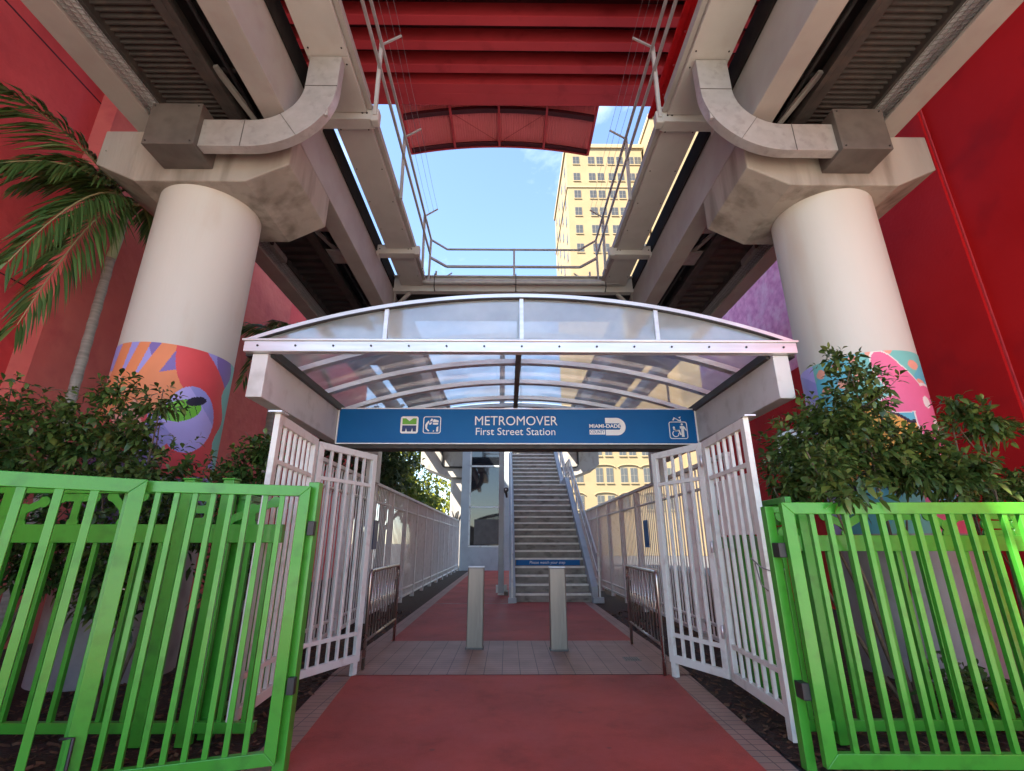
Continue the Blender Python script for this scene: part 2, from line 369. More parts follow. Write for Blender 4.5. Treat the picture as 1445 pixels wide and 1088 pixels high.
# bark chips
V = []; F = []
for i in range(9000):
    side = rnd.choice((-1,1)); y = 2.8 + 8.5*rnd.random()**1.3
    l, r_ = lerp_edge(y)
    x = (l-.25 - 2.6*rnd.random()) if side < 0 else (r_+.23 + 2.6*rnd.random())
    a = rnd.random()*6.28; L = rnd.uniform(.012,.04); W = rnd.uniform(.005,.014); z = rnd.uniform(-.01,.012); t = rnd.uniform(-.4,.4)
    dx, dy = math.cos(a)*L, math.sin(a)*L; ex, ey = -math.sin(a)*W, math.cos(a)*W; dz = L*t; ez = W*rnd.uniform(-.6,.6)
    k = len(V); V += [(x-dx-ex,y-dy-ey,z-dz-ez),(x+dx-ex,y+dy-ey,z+dz-ez),(x+dx+ex,y+dy+ey,z+dz+ez),(x-dx+ex,y-dy+ey,z-dz+ez)]; F.append((k,k+1,k+2,k+3))
tag(npmesh('bark_chips', V, F, M['chip']), 'loose bark chips strewn over the mulch beds', 'mulch', kind='stuff')
# drain cover
t = thing('drain_cover', (1.42,6.75,.01), 'small square grey drain cover let into the tiles at right', 'drain cover')
MB().box(1.32,1.52,6.65,6.85,.009,.014).build('frame', M['steel'], t)
b = MB()
for i in range(6): b.box(1.335+.03*i,1.35+.03*i,6.67,6.83,.0145,.017)
b.build('grate', M['ductbox'], t)

# ------------------------------------------------------------------ scaled overhead frame (left side; mirrored with sgn)
K = 1.22
def k3(x, y, z, sg=-1):
    X, Y, Z = CX+(x-CX)*K, y*K, CH+(z-CH)*K
    return (X if sg < 0 else -X, Y, Z)
def kbox(b, x0, x1, y0, y1, z0, z1, sg, m=0):
    p = k3(x0,y0,z0,sg); q = k3(x1,y1,z1,sg); return b.box(p[0],q[0],p[1],q[1],p[2],q[2], m)
SIDE = {-1: 'left', 1: 'right'}

# ---- piers
def chaikin(pts, n=3):
    for _ in range(n):
        o = [pts[0]]
        for (x0,y0),(x1,y1) in zip(pts, pts[1:]): o += [(.75*x0+.25*x1,.75*y0+.25*y1),(.25*x0+.75*x1,.25*y0+.75*y1)]
        pts = o+[pts[-1]]
    return pts
RIBBON = chaikin([(.15,1.08),(.13,.95),(.30,.865),(.60,.78),(.82,.68),(.86,.56),(.74,.45),(.48,.375),(.15,.335)])
def mural_index(side, p, q):
    """material slot of the painted band at p (-1..1 across) q (0..1 up)"""
    def ell(cx, cy, rx, ry, rot=0):
        dx, dy = p-cx, q-cy; c, s_ = math.cos(rot), math.sin(rot)
        return ((dx*c+dy*s_)/rx)**2 + ((-dx*s_+dy*c)/ry)**2
    def seg(pts, wd):
        best = 9
        for (x0,y0),(x1,y1) in zip(pts, pts[1:]):
            X0,Y0,X1,Y1 = x0,y0*1.35,x1,y1*1.35; px,py = p,q*1.35
            dx,dy = X1-X0,Y1-Y0; t_ = max(0,min(1,((px-X0)*dx+(py-Y0)*dy)/(dx*dx+dy*dy)))
            best = min(best, math.hypot(px-X0-dx*t_, py-Y0-dy*t_))
        return best/wd
    if side < 0:
        if p > .88 + .05*math.sin(q*22): return 7
        if ell(.36,.60,.41,.185) > 1 and q > .28 and seg(RIBBON, .215 - .10*(1-q)) < 1: return 3
        if seg([(.72,1.02),(.86,.86)], .12) < 1: return 8
        if ell(.42,.705,.16,.026,.1) < 1: return 6
        if ell(.22,.64,.30,.062,.10) < 1: return 5 if abs(math.sin(p*26+q*40)) > .16 else 6
        if ell(.36,.60,.41,.185) < 1: return 9 if math.sin(p*4+q*11) > -.2 else 2
        for cx, cy, L_, W_, rt in ((-.30,.90,.52,.085,.62),(-.62,.90,.44,.07,.95),(-.86,.87,.36,.07,1.25)):
            if ell(cx,cy,L_,W_,rt) < 1: return 4
        if q > .60 and q < .86 + .04*math.sin(p*3) and p < .35: return 10 if math.sin(p*3+q*7) > -.15 else 4
        if p < -.25 and q > .40 and q < .62: return 3 if math.sin(p*8+q*16) > .1 else 10
        if q < .36:
            if seg([(-.3,.02),(-.1,.12),(.2,.24)], .022) < 1 or seg([(-.05,.13),(-.15,.2)], .016) < 1 or seg([(.1,.2),(.0,.26)], .016) < 1 or seg([(.08,.2),(.2,.16)], .016) < 1: return 6
            if q > .30 and p > -.1: return 3
        return 2 if math.sin(p*5+q*6) > -.3 else 8
    if p < -.70: return 2 if math.sin(q*25+p*9) > -.2 else 9
    sh = lambda k_: min(ell(.50,.855,.27*k_,.115*k_,-.35), ell(.72,.77,.30*k_,.10*k_,-.5), ell(.52,.685,.30*k_,.05*k_,0), ell(.95,.60,.26*k_,.20*k_))
    if min(ell(.90,.70,.05,.035), ell(.97,.58,.05,.03)) < 1: return 14
    if sh(1) < 1: return 13
    if sh(1.09) < 1: return 14
    yl = min(ell(.15,.53,.60,.13,-.12), ell(.45,.40,.42,.13,.3), ell(-.2,.42,.3,.14,.4)); yo = min(ell(.15,.53,.65,.15,-.12), ell(.45,.40,.47,.15,.3), ell(-.2,.42,.35,.165,.4))
    if ell(-.15,.45,.10,.05) < 1: return 12
    if yl < 1: return 11 if abs(math.sin(p*9+q*17+math.sin(q*15)*1.5)) > .10 else 6
    if yo < 1: return 6
    if ell(.80,.25,.2,.10) < 1: return 12 if ell(.86,.23,.06,.05) > 1 else 14
    if p > .5 and q < .45: return 13
    if q > .80 and math.sin(p*9+q*31)*math.sin(q*24-p*13) > .45: return 10
    return 7 if math.sin(p*4-q*7) > -.45 else 12

MUR = [M['column'], M['column'], flat('mural_lavender', (.33,.33,.74)), flat('mural_red', (.68,.075,.085)), flat('mural_orange', (.74,.26,.11)),
       flat('mural_lime', (.18,.55,.05)), flat('mural_navy', (.018,.016,.04)), flat('mural_teal', (.18,.54,.50)), flat('mural_violet', (.20,.15,.45)),
       flat('mural_lilac', (.48,.43,.86)), flat('mural_salmon', (.78,.36,.27)), flat('mural_amber', (.82,.42,.08)), flat('mural_cyan', (.12,.48,.60)),
       flat('mural_pink', (.76,.16,.32)), flat('mural_white', (.78,.76,.72))]
def pier(sg):
    cx, cy, rad = 4.70*sg, 6.16, .67
    nm = SIDE[sg]
    t = thing('concrete_pier', (cx,cy,0), ('cream round pier with a lavender, orange and red mural, beside the palm' if sg < 0 else
              'cream round pier with a turquoise, pink and amber mural, at right behind the leafy shrub'), 'pier', 'piers carrying the guideways')
    d = Vector((CX-cx, -cy, 0)).normalized(); r_ = Vector((-d.y, d.x, 0))
    if r_.x < 0: r_ = -r_
    ztop = k3(0,0,5.33)[2]
    zm0, zm1 = 1.5, (3.78 if sg < 0 else 3.70)
    # plain shaft pieces
    def ring(z0, z1, n=96, R_=rad):
        b = MB(); vs = []; fs = []
        for z in (z0, z1):
            for k in range(n):
                a = 2*math.pi*k/n; vs.append((cx+R_*math.cos(a), cy+R_*math.sin(a), z))
        for k in range(n): fs.append((k,(k+1)%n,n+(k+1)%n,n+k))
        b.add(vs, fs, 0, True); return b
    ring(1.5, ztop+.02).build('column', M['column'], t, recalc=False)
    ring(-.05, 1.5).build('column_base', M['column_base'], t, recalc=False)
    # painted band: a fine skin on the shaft
    na, nz_ = 230, 190
    Rm = rad+.004
    A = np.linspace(-1.75, 1.75, na+1); Z = np.linspace(zm0, zm1, nz_+1)
    V = []
    for z in Z:
        for a in A:
            p = Vector((cx,cy,0)) + (d*math.cos(a) + r_*math.sin(a))*Rm; V.append((p.x,p.y,z))
    F = []; MI = []
    for j in range(nz_):
        for i in range(na):
            k = j*(na+1)+i; F.append((k,k+1,k+na+2,k+na+1))
            a = (A[i]+A[i+1])/2; MI.append(mural_index(sg, math.sin(a) if abs(a) < 1.57 else math.copysign(1,a), (j+.5)/nz_))
    o = npmesh('mural', V, F, MUR, t, True); o.data.polygons.foreach_set('material_index', MI); o.data.update()
    # hammerhead cap
    y0, y1 = 4.45*K, 5.62*K
    prof = [(-4.93,5.56),(-4.43,5.33),(-3.17,5.33),(-2.70,5.58),(-2.70,6.05),(-4.93,6.05)]
    b = MB(); pf = [(k3(x,0,z,sg)[0], k3(x,0,z,sg)[2]) for x,z in prof]
    b.prism(pf, lambda a_,c_,dd: (a_,dd,c_), y0, y1)
    b.build('pier_cap', M['conc'], t, bevel=.018)
    return t
for sg in (-1,1): pier(sg)

# ---- guideways
YB0, YB1 = -2.6, 24.0
def guideway(sg):
    t = thing('guideway', k3(-3.6, 0, 6.05, sg), ('elevated guideway of grey girders over the %s pier' % SIDE[sg]) + (' and palm' if sg < 0 else ', on the side of the yellow tower'), 'guideway', 'guideways overhead')
    b = MB(); kbox(b,-2.98,-2.70,YB0,YB1,6.055,6.72,sg)
    b.build('inner_girder', M['girder'], t, bevel=.01)
    b = MB(); kbox(b,-2.94,-2.745,YB0,YB1,6.72,6.86,sg); b.build('upper_rail', M['girder'], t, bevel=.01)
    b = MB(); kbox(b,-2.93,-2.728,YB0,YB1,6.862,7.2,sg); b.build('running_beam', M['matt_black'], t)
    b = MB(); kbox(b,-4.57,-4.28,YB0,YB1,6.055,6.10,sg); kbox(b,-4.57,-4.525,YB0,YB1,6.10,6.75,sg); b.build('outer_girder', M['girder'], t, bevel=.01)
    # corrugated deck, ribs across
    x0, x1 = k3(-4.22,0,0,sg)[0], k3(-3.50,0,0,sg)[0]; zb = k3(0,0,6.34)[2]
    def corr(y0, y1, pitch):
        V = []; F = []; y = y0; prof = [(0,0),(.25,0),(.42,.045),(.80,.045),(1,0)]
        ys = []
        while y < y1:
            for f_, h in prof[:-1]: ys.append((y+f_*pitch, zb+h))
            y += pitch
        for yy, zz in ys: V += [(x0,yy,zz),(x1,yy,zz)]
        for i in range(len(ys)-1): F.append((2*i,2*i+1,2*i+3,2*i+2))
        return V, F
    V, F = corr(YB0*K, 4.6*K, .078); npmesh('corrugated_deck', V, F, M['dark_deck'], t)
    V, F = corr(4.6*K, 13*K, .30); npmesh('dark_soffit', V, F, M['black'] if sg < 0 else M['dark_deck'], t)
    b = MB(); kbox(b,-4.21,-3.10,YB0,YB1,6.64,6.70,sg); b.build('deck_slab', M['black'], t)
    b = MB(); kbox(b,-4.235,-4.195,YB0,13,6.27,6.45,sg); kbox(b,-3.52,-3.42,YB0,13,6.24,6.45,sg); kbox(b,-3.42,-3.36,YB0,13,6.24,6.30,sg)
    b.build('deck_channel', M['dark_deck'], t, bevel=.006)
    # mesh strip with bars
    b = MB(); kbox(b,-4.52,-4.235,YB0,13,6.32,6.325,sg); b.build('mesh_strip', M['mesh_panel'], t)
    b = MB(); y = YB0
    while y < 13:
        b.beam(k3(-4.52,y,6.305,sg), k3(-4.24,y+.10,6.305,sg), .006, .01); y += .055
    for xx in (-4.28,-4.34,-4.40,-4.46): b.beam(k3(xx,YB0,6.305,sg), k3(xx,13,6.305,sg), .006, .01)
    b.build('grating', M['rail_grey'], t)
    # cables / power rails in the gap beside the running girder
    b = MB()
    for i, (xx, zz, rr) in enumerate(((-3.28,6.42,.03),(-3.16,6.55,.045),(-3.06,6.40,.02))):
        b = MB(); b.tube([k3(xx,YB0,zz,sg), k3(xx,4,zz,sg), k3(xx,13,zz,sg)], rr, 6); b.build('power_rail', M['black'], t)
    y = YB0
    while y < 13:
        b = MB(); b.beam(k3(-3.40,y,6.46,sg), k3(-2.98,y,6.46,sg), .05, .06); b.build('rail_support', M['black'], t); y += 1.1
    for q0, q1 in ((1.2,3.9),(3.9,6.6),(6.8,8.2)):
        b = MB(); b.beam(k3(-3.40,q0,6.40,sg), k3(-3.02,q1,6.40,sg), .075, .05); b.build('diagonal_brace', M['girder_white'], t)
    b = MB()
    for yy in (6.1, 7.05):
        b = MB(); kbox(b,-4.27,-4.19,yy,yy+.5,6.24,6.34,sg); b.build('junction_tray', M['duct'], t)
        b = MB(); kbox(b,-3.4,-3.05,yy+.2,yy+.6,6.30,6.34,sg); b.build('junction_tray', M['duct'], t)
    return t
for sg in (-1,1): guideway(sg)

# ---- duct boxes and elbows on the cap front
def ductwork(sg):
    t = thing('elbow_duct', k3(-3.85,4.3,5.49,sg), 'dark box with a curved galvanised duct bending up, on the %s pier cap' % SIDE[sg], 'duct', 'elbow ducts on the pier caps')
    b = MB(); kbox(b,-4.12,-3.56,4.075,4.448,5.49,6.06,sg); b.build('junction_box', M['ductbox'], t, bevel=.008)
    b = MB()
    for xx in (-4.08,-3.60):
        for zz in (5.53,6.02): b = MB(); b.tube([k3(xx,4.076,zz,sg), k3(xx,4.066,zz,sg)], .012, 6); b.build('bolt', M['black'], t)
    # elbow: path in XZ plane, width along the plane, depth along Y
    hw = .185; pts = []
    zc = 5.53+hw
    pts.append((-3.56,zc,0,1)); pts.append((-3.25,zc,0,1)); 
    Rb = .62; cxx, czz = -3.05, zc+Rb+.02
    pts.append((-3.05,zc+.02,0,1))
    n = 18
    path = []
    path.append(((-3.565,zc),(0,1)))
    path.append(((-3.10,zc),(0,1)))
    for i in range(n+1):
        a = -math.pi/2 + (math.pi/2)*i/n
        path.append(((-3.02+.70*math.cos(a), zc+.70+.70*math.sin(a)), (-math.cos(a), -math.sin(a))))
    path.append(((-2.32,6.88),(-1,0)))
    vs = []; fs = []
    for (px,pz),(nx,nz2) in path:
        for s1 in (1,-1):
            for yy in (4.14,4.26):
                vs.append(k3(px+nx*hw*s1, yy, pz+nz2*hw*s1, sg))
    for i in range(len(path)-1):
        a = 4*i; c = 4*(i+1)
        fs += [(a,a+1,c+1,c),(a+1,a+3,c+3,c+1),(a+3,a+2,c+2,c+3),(a+2,a,c,c+2)]
    fs += [(0,2,3,1),(4*(len(path)-1),4*(len(path)-1)+1,4*(len(path)-1)+3,4*(len(path)-1)+2)]
    MB().add(vs, fs).build('duct', M['duct'], t, bevel=.004)
    b = MB()
    for i in (1, 9, len(path)-2):
        (px,pz),(nx,nz2) = path[i]
        b = MB(); b.beam(k3(px+nx*hw*1.01,4.136,pz+nz2*hw*1.01,sg), k3(px-nx*hw*1.01,4.136,pz-nz2*hw*1.01,sg), .008, .006); b.build('seam', M['ductbox'], t)
    (px,pz),(nx,nz2) = path[10]
    pass
    b = MB(); (px,pz),(nx,nz2) = path[15]
    c = k3(px-nx*hw*1.0,4.2,pz-nz2*hw*1.0,sg); b.box(c[0]-.02,c[0]+.02,c[1]-.06,c[1]-.02,c[2]-.06,c[2]+.06)
    b.build('clip', M['rail_grey'], t)
for sg in (-1,1): ductwork(sg)

# ---- walkway boxes along the guideways with hand rails
def walkway(sg):
    t = thing('walkway_box', k3(-2.3,5,6.9,sg), 'long cream walkway box running beside the %s guideway' % SIDE[sg], 'walkway', 'walkway boxes overhead')
    for y0, y1 in ((-2.6,4.16),(4.162,4.93),(5.12,8.05),(8.22,9.45)):
        b = MB(); kbox(b,-2.55,-2.06,y0,y1,6.90,7.26,sg)
        o = b.build('box_section', M['girder_white'], t, bevel=.006)
        b = MB()
        for xx in (-2.50,-2.11):
            for yy in np.arange(max(y0,1)+.09, y1-.02, .74): b = MB(); b.tube([k3(xx,yy,6.902,sg), k3(xx,yy,6.893,sg)], .013, 6); b.build('screw', M['black'], o)
    b = MB(); kbox(b,-2.055,-1.99,-2.6,4.93,6.95,7.0,sg); kbox(b,-2.055,-2.035,-2.6,4.93,7.0,7.2,sg); kbox(b,-2.055,-1.99,5.12,9.4,6.95,7.0,sg); kbox(b,-2.055,-2.035,5.12,9.4,7.0,7.2,sg)
    b.build('toe_angle', M['girder'], t, bevel=.004)
    for yy in (4.94, 8.06):
        b = MB(); kbox(b,-2.78,-1.99,yy,yy+.03,6.80,7.0,sg); kbox(b,-2.78,-1.99,yy+.03,yy+.17,6.80,6.825,sg); kbox(b,-2.78,-2.70,yy,yy+.17,6.70,6.80,sg)
        o = b.build('bracket', M['girder_white'], t, bevel=.005)
        b = MB(); kbox(b,-2.01,-1.90,yy-.005,yy+.12,6.78,6.98,sg); b.build('bracket_shoe', M['girder_white'], o, bevel=.02)
        b = MB()
        for xx in (-2.68,-2.12,-2.06): b = MB(); b.tube([k3(xx,yy-.001,6.9,sg), k3(xx,yy-.012,6.9,sg)], .017, 6); b.build('bolt', M['black'], o)
for sg in (-1,1): walkway(sg)

def handrail(sg):
    t = thing('handrail', k3(-1.97,5,6.95,sg), 'grey pipe handrail with outward wire arms along the %s walkway' % SIDE[sg], 'railing', 'handrails overhead')
    YP = [-.4,1.5,3.2,4.94,6.57,8.7]
    for i, y in enumerate(YP):
        b = MB(); b.beam(k3(-1.95,y,6.86,sg), k3(-1.975,y,8.2,sg), .06, .06)
        b.build('post', M['rail_grey'] if y < 4.9 or y > 5 else M['girder_white'], t, bevel=.006)
        MB().beam(k3(-1.975,y,8.17,sg), k3(-1.70,y,8.36,sg), .03, .03).build('wire_arm', M['rail_grey'], t)
    for z in (7.77, 8.17):
        MB().beam(k3(-1.97,-2.6,z,sg), k3(-1.93,9.34,z-.12,sg), .05, .05).build('rail', M['rail_grey'], t, bevel=.006)
    b = MB(); b.beam(k3(-1.93,9.36,6.9,sg), k3(-1.93,9.36,8.06,sg), .055, .055); b.build('post', M['rail_grey'], t, bevel=.006)
    for f_ in (.35,.7,1.0):
        b = MB()
        b.tube([k3(-1.975+.27*f_,-2,8.18+.185*f_,sg)] + [k3(-1.975+.27*f_,y+e,8.18+.185*f_-(.035 if e else 0),sg) for y in YP[1:] for e in (-.8,0)], .0035, 4)
        b.build('wire', M['wire'], t)
    # small gate rails past the end
    b = MB()
    b.beam(k3(-1.86,10.6,7.15,sg), k3(-1.86,10.6,7.75,sg), .05, .05); b.beam(k3(-1.86,10.6,7.72,sg), k3(-1.58,10.6,7.93,sg), .03, .03)
    b.beam(k3(-1.86,10.6,7.45,sg), k3(-1.4,11.1,7.40,sg), .04, .04); b.beam(k3(-1.95,10.4,7.15,sg), k3(-1.95,10.4,7.85,sg), .05, .05)
    b.build('corner_rail', M['rail_grey'], t)
for sg in (-1,1): handrail(sg)

t = thing('end_railing', k3(0,9.7,7.1), 'grey two-bar railing closing the far end of the opening', 'railing')
for z in (8.04, 7.57):
    a = .045 if z > 7.8 else .06
    L = [k3(-1.93,9.36,z,-1), k3(-1.60,9.74,z,-1), k3(-1.60,9.74,z,1), k3(-1.93,9.36,z,1)]
    b = MB()
    for p, q_ in zip(L, L[1:]): b.beam(p, q_, a, a)
    b.build('rail', M['rail_grey'], t, bevel=.004)
b = MB(); X0 = .02
b.beam((X0,9.74*K,k3(0,0,7.05)[2]), (X0,9.74*K,k3(0,0,8.06)[2]), .055, .055); b.build('post', M['rail_grey'], t, bevel=.004)

t = thing('cross_girder', k3(0,9.5,6.77), 'grey steel cross girder with a drain pipe above the canopy', 'girder')
b = MB(); kbox(b,-2.92,2.60,9.5,9.53,6.78,7.12,-1); b.v = []; b.f = []; b.m = []; b.sm = []
zb, zt = k3(0,0,6.78)[2], k3(0,0,7.12)[2]; ye = 9.5*K
b.box(-3.45,3.45,ye,ye+.03,zb,zt); b.box(-3.45,3.45,ye-.10,ye+.12,zt,zt+.03); b.box(-3.45,3.45,ye-.06,ye+.12,zb-.03,zb)
b.build('beam', M['girder_white'], t, bevel=.005)
b = MB(); zp = (zb+zt)/2-.02
b.tube([(-2.62,ye-.14,zt+.25),(-2.60,ye-.16,zp+.15),(-2.5,ye-.17,zp+.03),(-2.3,ye-.17,zp),(2.75,ye-.17,zp),(2.95,ye-.17,zp+.03),(3.05,ye-.16,zp+.15),(3.07,ye-.14,zt+.25)], .072, 10)
b.build('drain_pipe', M['rail_grey'], t)
b = MB()
for xx in (-2.15,.06,2.5): b = MB(); b.tube([(xx,ye-.1,zb-.06),(xx,ye-.25,zb),(xx,ye-.26,zt-.02),(xx,ye-.05,zt+.06)], .012, 6); b.build('pipe_hanger', M['black'], t)
b = MB()
for s_ in (-1,1): b = MB(); b.beam((3.3*s_,ye+.05,zb-.7),(3.3*s_,ye+.05,zb),.12,.12); b.beam((3.27*s_,ye+.05,zb-.5),(2.85*s_,ye+.05,zb-.03),.08,.08); b.build('end_brace', M['girder'], t)
t = thing('platform_slab', (0,15,zb), 'dark underside of the station platform behind the cross girder', 'platform')
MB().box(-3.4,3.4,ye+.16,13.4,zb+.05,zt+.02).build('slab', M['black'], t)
b = MB()
for i in range(2): MB().box(-3.4,3.4,ye+.6+i*.7,ye+.75+i*.7,zb-.2,zb+.048).build('joist', M['dark_deck'], t)

# ------------------------------------------------------------------ red building
ZC = 12.4
t = thing('red_soffit', (0,2,ZC), 'broad red steel ceiling of parallel beams spanning overhead', 'ceiling')
XW = 7.45
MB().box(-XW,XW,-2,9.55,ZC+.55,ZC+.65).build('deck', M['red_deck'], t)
y = 8.49; i = 0
while y > -2:
    b = MB(); b.box(-XW,XW,y,y+.21,ZC,ZC+.03); b.box(-XW,XW,y+.085,y+.125,ZC+.03,ZC+.55)
    b.build('joist', M['red_steel'], t); y -= .565
b = MB(); b.box(-XW,XW,8.98,9.59,ZC-.02,ZC+.7); b.box(-XW,XW,9.25,9.262,ZC-.024,ZC-.018); b.build('edge_beam', M['red_steel'], t, bevel=.01)
t = thing('red_edge_girder', (3.3,3,11), 'bright red steel channel running along the right walkway', 'girder')
b = MB(); b.box(3.16,3.262,-3,8.7,10.98,11.05); b.box(3.438,3.54,-3,8.7,10.98,11.05); b.box(3.26,3.44,-3,8.7,11.04,11.3)
b.build('channel', M['red_wall_right'], t)
b = MB()
for i in range(12): MB().tube([(3.35,.4+i*.7,11.042),(3.35,.4+i*.7,11.02)], .02, 6).build('bolt', M['red_steel'], t)

t = thing('red_building', (-8.5,3,0), 'salmon red stucco building rising behind the palm at left', 'building')
MB().box(-9.5,-7.5,-5,6.6,-.05,30).build('wall', M['red_wall_left'], t)  # raised far above the view to keep the sun off the entrance
MB().box(-9.5,-7.18,6.6,13.9,-.05,30).build('wall', M['red_relief'], t)  # same added height, blocking the sun
MB().box(-9.5,-7.6,13.9,24,-.05,15).build('wall', M['red_wall_left'], t)  # lengthened out of view to shade the stair and lift
b = MB(); b.box(-7.515,-7.497,-5,6.6,8.9,8.93); b.box(-7.515,-7.497,-5,6.6,5.1,5.12); b.build('groove', M['red_deck'], t)
t = thing('red_building', (8.5,3,0), 'deep red smooth stucco building at right behind the turquoise mural', 'building')
MB().box(7.55,9.5,-3,6.75,-.05,ZC+.6).build('wall', M['red_wall_right'], t)
MB().box(7.48,9.5,6.75,10.2,-.05,ZC+.3).build('wall', M['red_wall_right'], t)
b = MB(); b.box(7.525,7.552,6.72,6.748,0,ZC); b.build('corner_bead', M['red_steel'], t)
t = thing('painted_wall', (8,12,0), 'purple relief-textured wall standing beyond the right pier', 'wall')
MB().box(7.2,9.5,10.2,17,-.05,ZC).build('wall_face', M['purple'], t)
MB().box(7.15,7.19,10.2,17,-.05,5.6).build('shade_panel', M['red_wall_right'], t)  # maroon panel stands in for shade on the lower purple wall
# louvre vent seen through right gate
t = thing('louvre_vent', (7.1,12.4,4), 'grey louvred vent on the shaded lower wall seen over the right white gate', 'vent')
b = MB()
for i in range(9): b.box(7.08,7.145,11.3,12.5,3.2+.11*i,3.27+.11*i)
b.build('louvre', M['alu'], t)

# barrel roof of the station
t = thing('barrel_roof', (-.4,10.5,12.6), 'red ribbed barrel roof hanging past the edge of the red ceiling', 'roof')
RX0, RX1, RZ0, RZ1 = -3.05, 2.22, 12.52, 12.82
def roofz(x):
    u_ = (x-(RX0+RX1)/2)/((RX1-RX0)/2); return RZ1-(RZ1-RZ0)*u_*u_
V = []; F = []; n = 76; ys = (9.2, 11.3)
pr = []
for i in range(n):
    x = RX0+(RX1-RX0)*i/n; dx = (RX1-RX0)/n
    pr += [(x,0),(x+dx*.45,0),(x+dx*.55,.03),(x+dx*.92,.03)]
for x, h in pr:
    for yy in ys: V.append((x,yy,roofz(x)+h))
for i in range(len(pr)-1): F.append((2*i,2*i+1,2*i+3,2*i+2))
npmesh('ribbed_sheet', V, F, M['red_roof'], t)
def arcbeam(y0, y1, dz, h, m, name):
    b = MB(); vs = []; fs = []
    for i in range(33):
        x = RX0+(RX1-RX0)*i/32; z = roofz(x)+dz
        vs += [(x,y0,z),(x,y1,z),(x,y1,z-h),(x,y0,z-h)]
    for i in range(32):
        a = 4*i; c = a+4
        for k in range(4): fs.append((a+k,a+(k+1)%4,c+(k+1)%4,c+k))
    fs += [(0,1,2,3),(131,130,129,128)]
    b.add(vs, fs); return b.build(name, m, t)
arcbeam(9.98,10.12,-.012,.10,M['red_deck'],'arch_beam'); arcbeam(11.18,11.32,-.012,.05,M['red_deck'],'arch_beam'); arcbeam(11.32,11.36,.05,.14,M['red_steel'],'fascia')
for x in (RX0,-1.75,-.42,.9,RX1):
    b = MB(); b.box(x-.03,x+.03,9.2,11.3,roofz(x)-.13,roofz(x)-.015); b.build('purlin', M['red_steel'], t)
b = MB(); b.beam((-1.75,10.1,roofz(-1.75)-.05),(-.42,11.2,roofz(-.42)-.05),.01,.01); b.beam((.9,10.1,roofz(.9)-.05),(-.42,11.2,roofz(-.42)-.05),.01,.01); b.build('brace', M['red_steel'], t)

# ------------------------------------------------------------------ entrance canopy
t = thing('entrance_canopy', (0,6.8,0), 'arched entrance canopy of clouded panels on white metal ribs', 'canopy')
YF, YR = 4.78, 9.05
Rr = (3.02**2+.57**2)/(2*.57)
def az(x, lift=0): return 4.04-Rr+math.sqrt(Rr*Rr-x*x)+lift
for s_ in (-1,1):
    b = MB(); b.box(2.75*s_,2.92*s_,YF+.03,YR,2.86,3.35); b.build('side_beam', M['canopy_metal'], t, bevel=.008)
    b = MB(); b.box(2.70*s_,2.749*s_,YF+.08,YR,3.33,3.42); b.box(2.93*s_,3.0*s_,YF+.04,YR,3.33,3.43); b.build('gutter', M['black'], t)
b = MB(); b.box(-3.0,3.0,YF-.03,YF+.06,3.355,3.475); b.box(-3.02,3.02,YF-.05,YF+.07,3.475,3.50)
tie = b.build('front_tie', M['alu'], t, bevel=.006)
b = MB()
for i in range(15): MB().tube([(-2.85+i*5.7/14,YF-.031,3.42),(-2.85+i*5.7/14,YF-.04,3.42)], .012, 6).build('screw', M['black'], tie)
def arch(y0, y1, h, m, name, lift=0, x0=-3.0, x1=3.0, seg=40):
    b = MB(); vs = []; fs = []
    for i in range(seg+1):
        x = x0+(x1-x0)*i/seg; z = az(x, lift)
        vs += [(x,y0,z),(x,y1,z),(x,y1,z-h),(x,y0,z-h)]
    for i in range(seg):
        a = 4*i; c = a+4
        for k in range(4): fs.append((a+k,a+(k+1)%4,c+(k+1)%4,c+k))
    fs += [(0,1,2,3),(4*seg+3,4*seg+2,4*seg+1,4*seg)]
    b.add(vs, fs); return b.build(name, m, t)
arch(YF-.02,YF+.10,.045,M['alu'],'front_arch',.03)
arch(YF-.025,YF+.095,.012,M['black'],'arch_gasket',-.016)
RIB = [5.72,6.65,7.58,8.50,9.0]
for yy in RIB:
    arch(yy-.055,yy+.055,.07,M['alu'],'rib',-.035,-2.86,2.86)
    arch(yy+.056,yy+.072,.03,M['black'],'rib_gasket',-.012,-2.86,2.86)
b = MB(); b.box(-.04,.04,YF+.1,YR,4.04-.14,4.04-.075); b.build('ridge_beam', M['ductbox'], t)
# roof panels
for y0, y1 in zip([YF+.1]+RIB[:-1], RIB):
    V = []; F = []
    for i in range(41):
        x = -2.98+5.96*i/40
        for yy in (y0, y1): V.append((x,yy,az(x,-.005)))
    for i in range(40): F.append((2*i,2*i+1,2*i+3,2*i+2))
    npmesh('roof_panel', V, F, M['acrylic'], t, True)
XG = (-3.0,-1.5,0,1.5,3.0)
for x0, x1 in zip(XG, XG[1:]):
    V = []; F = []
    for i in range(13):
        x = x0+.02+(x1-x0-.04)*i/12; zt_ = max(3.503, az(x,-.02)); V += [(x,YF+.02,3.50),(x,YF+.02,zt_)]
    for i in range(12): F.append((2*i,2*i+2,2*i+3,2*i+1))
    npmesh('gable_panel', V, F, M['acrylic'], t)
for x in XG[1:-1]:
    b = MB(); b.box(x-.022,x+.022,YF-.01,YF+.05,3.50,az(x,-.01)); b.build('mullion', M['alu'], t)
for s_ in (-1,1):
    b = MB(); b.box(2.55*s_,2.749*s_,YR-.25,YR,2.45,3.3); b.build('hanger_plate', M['canopy_metal'], t)

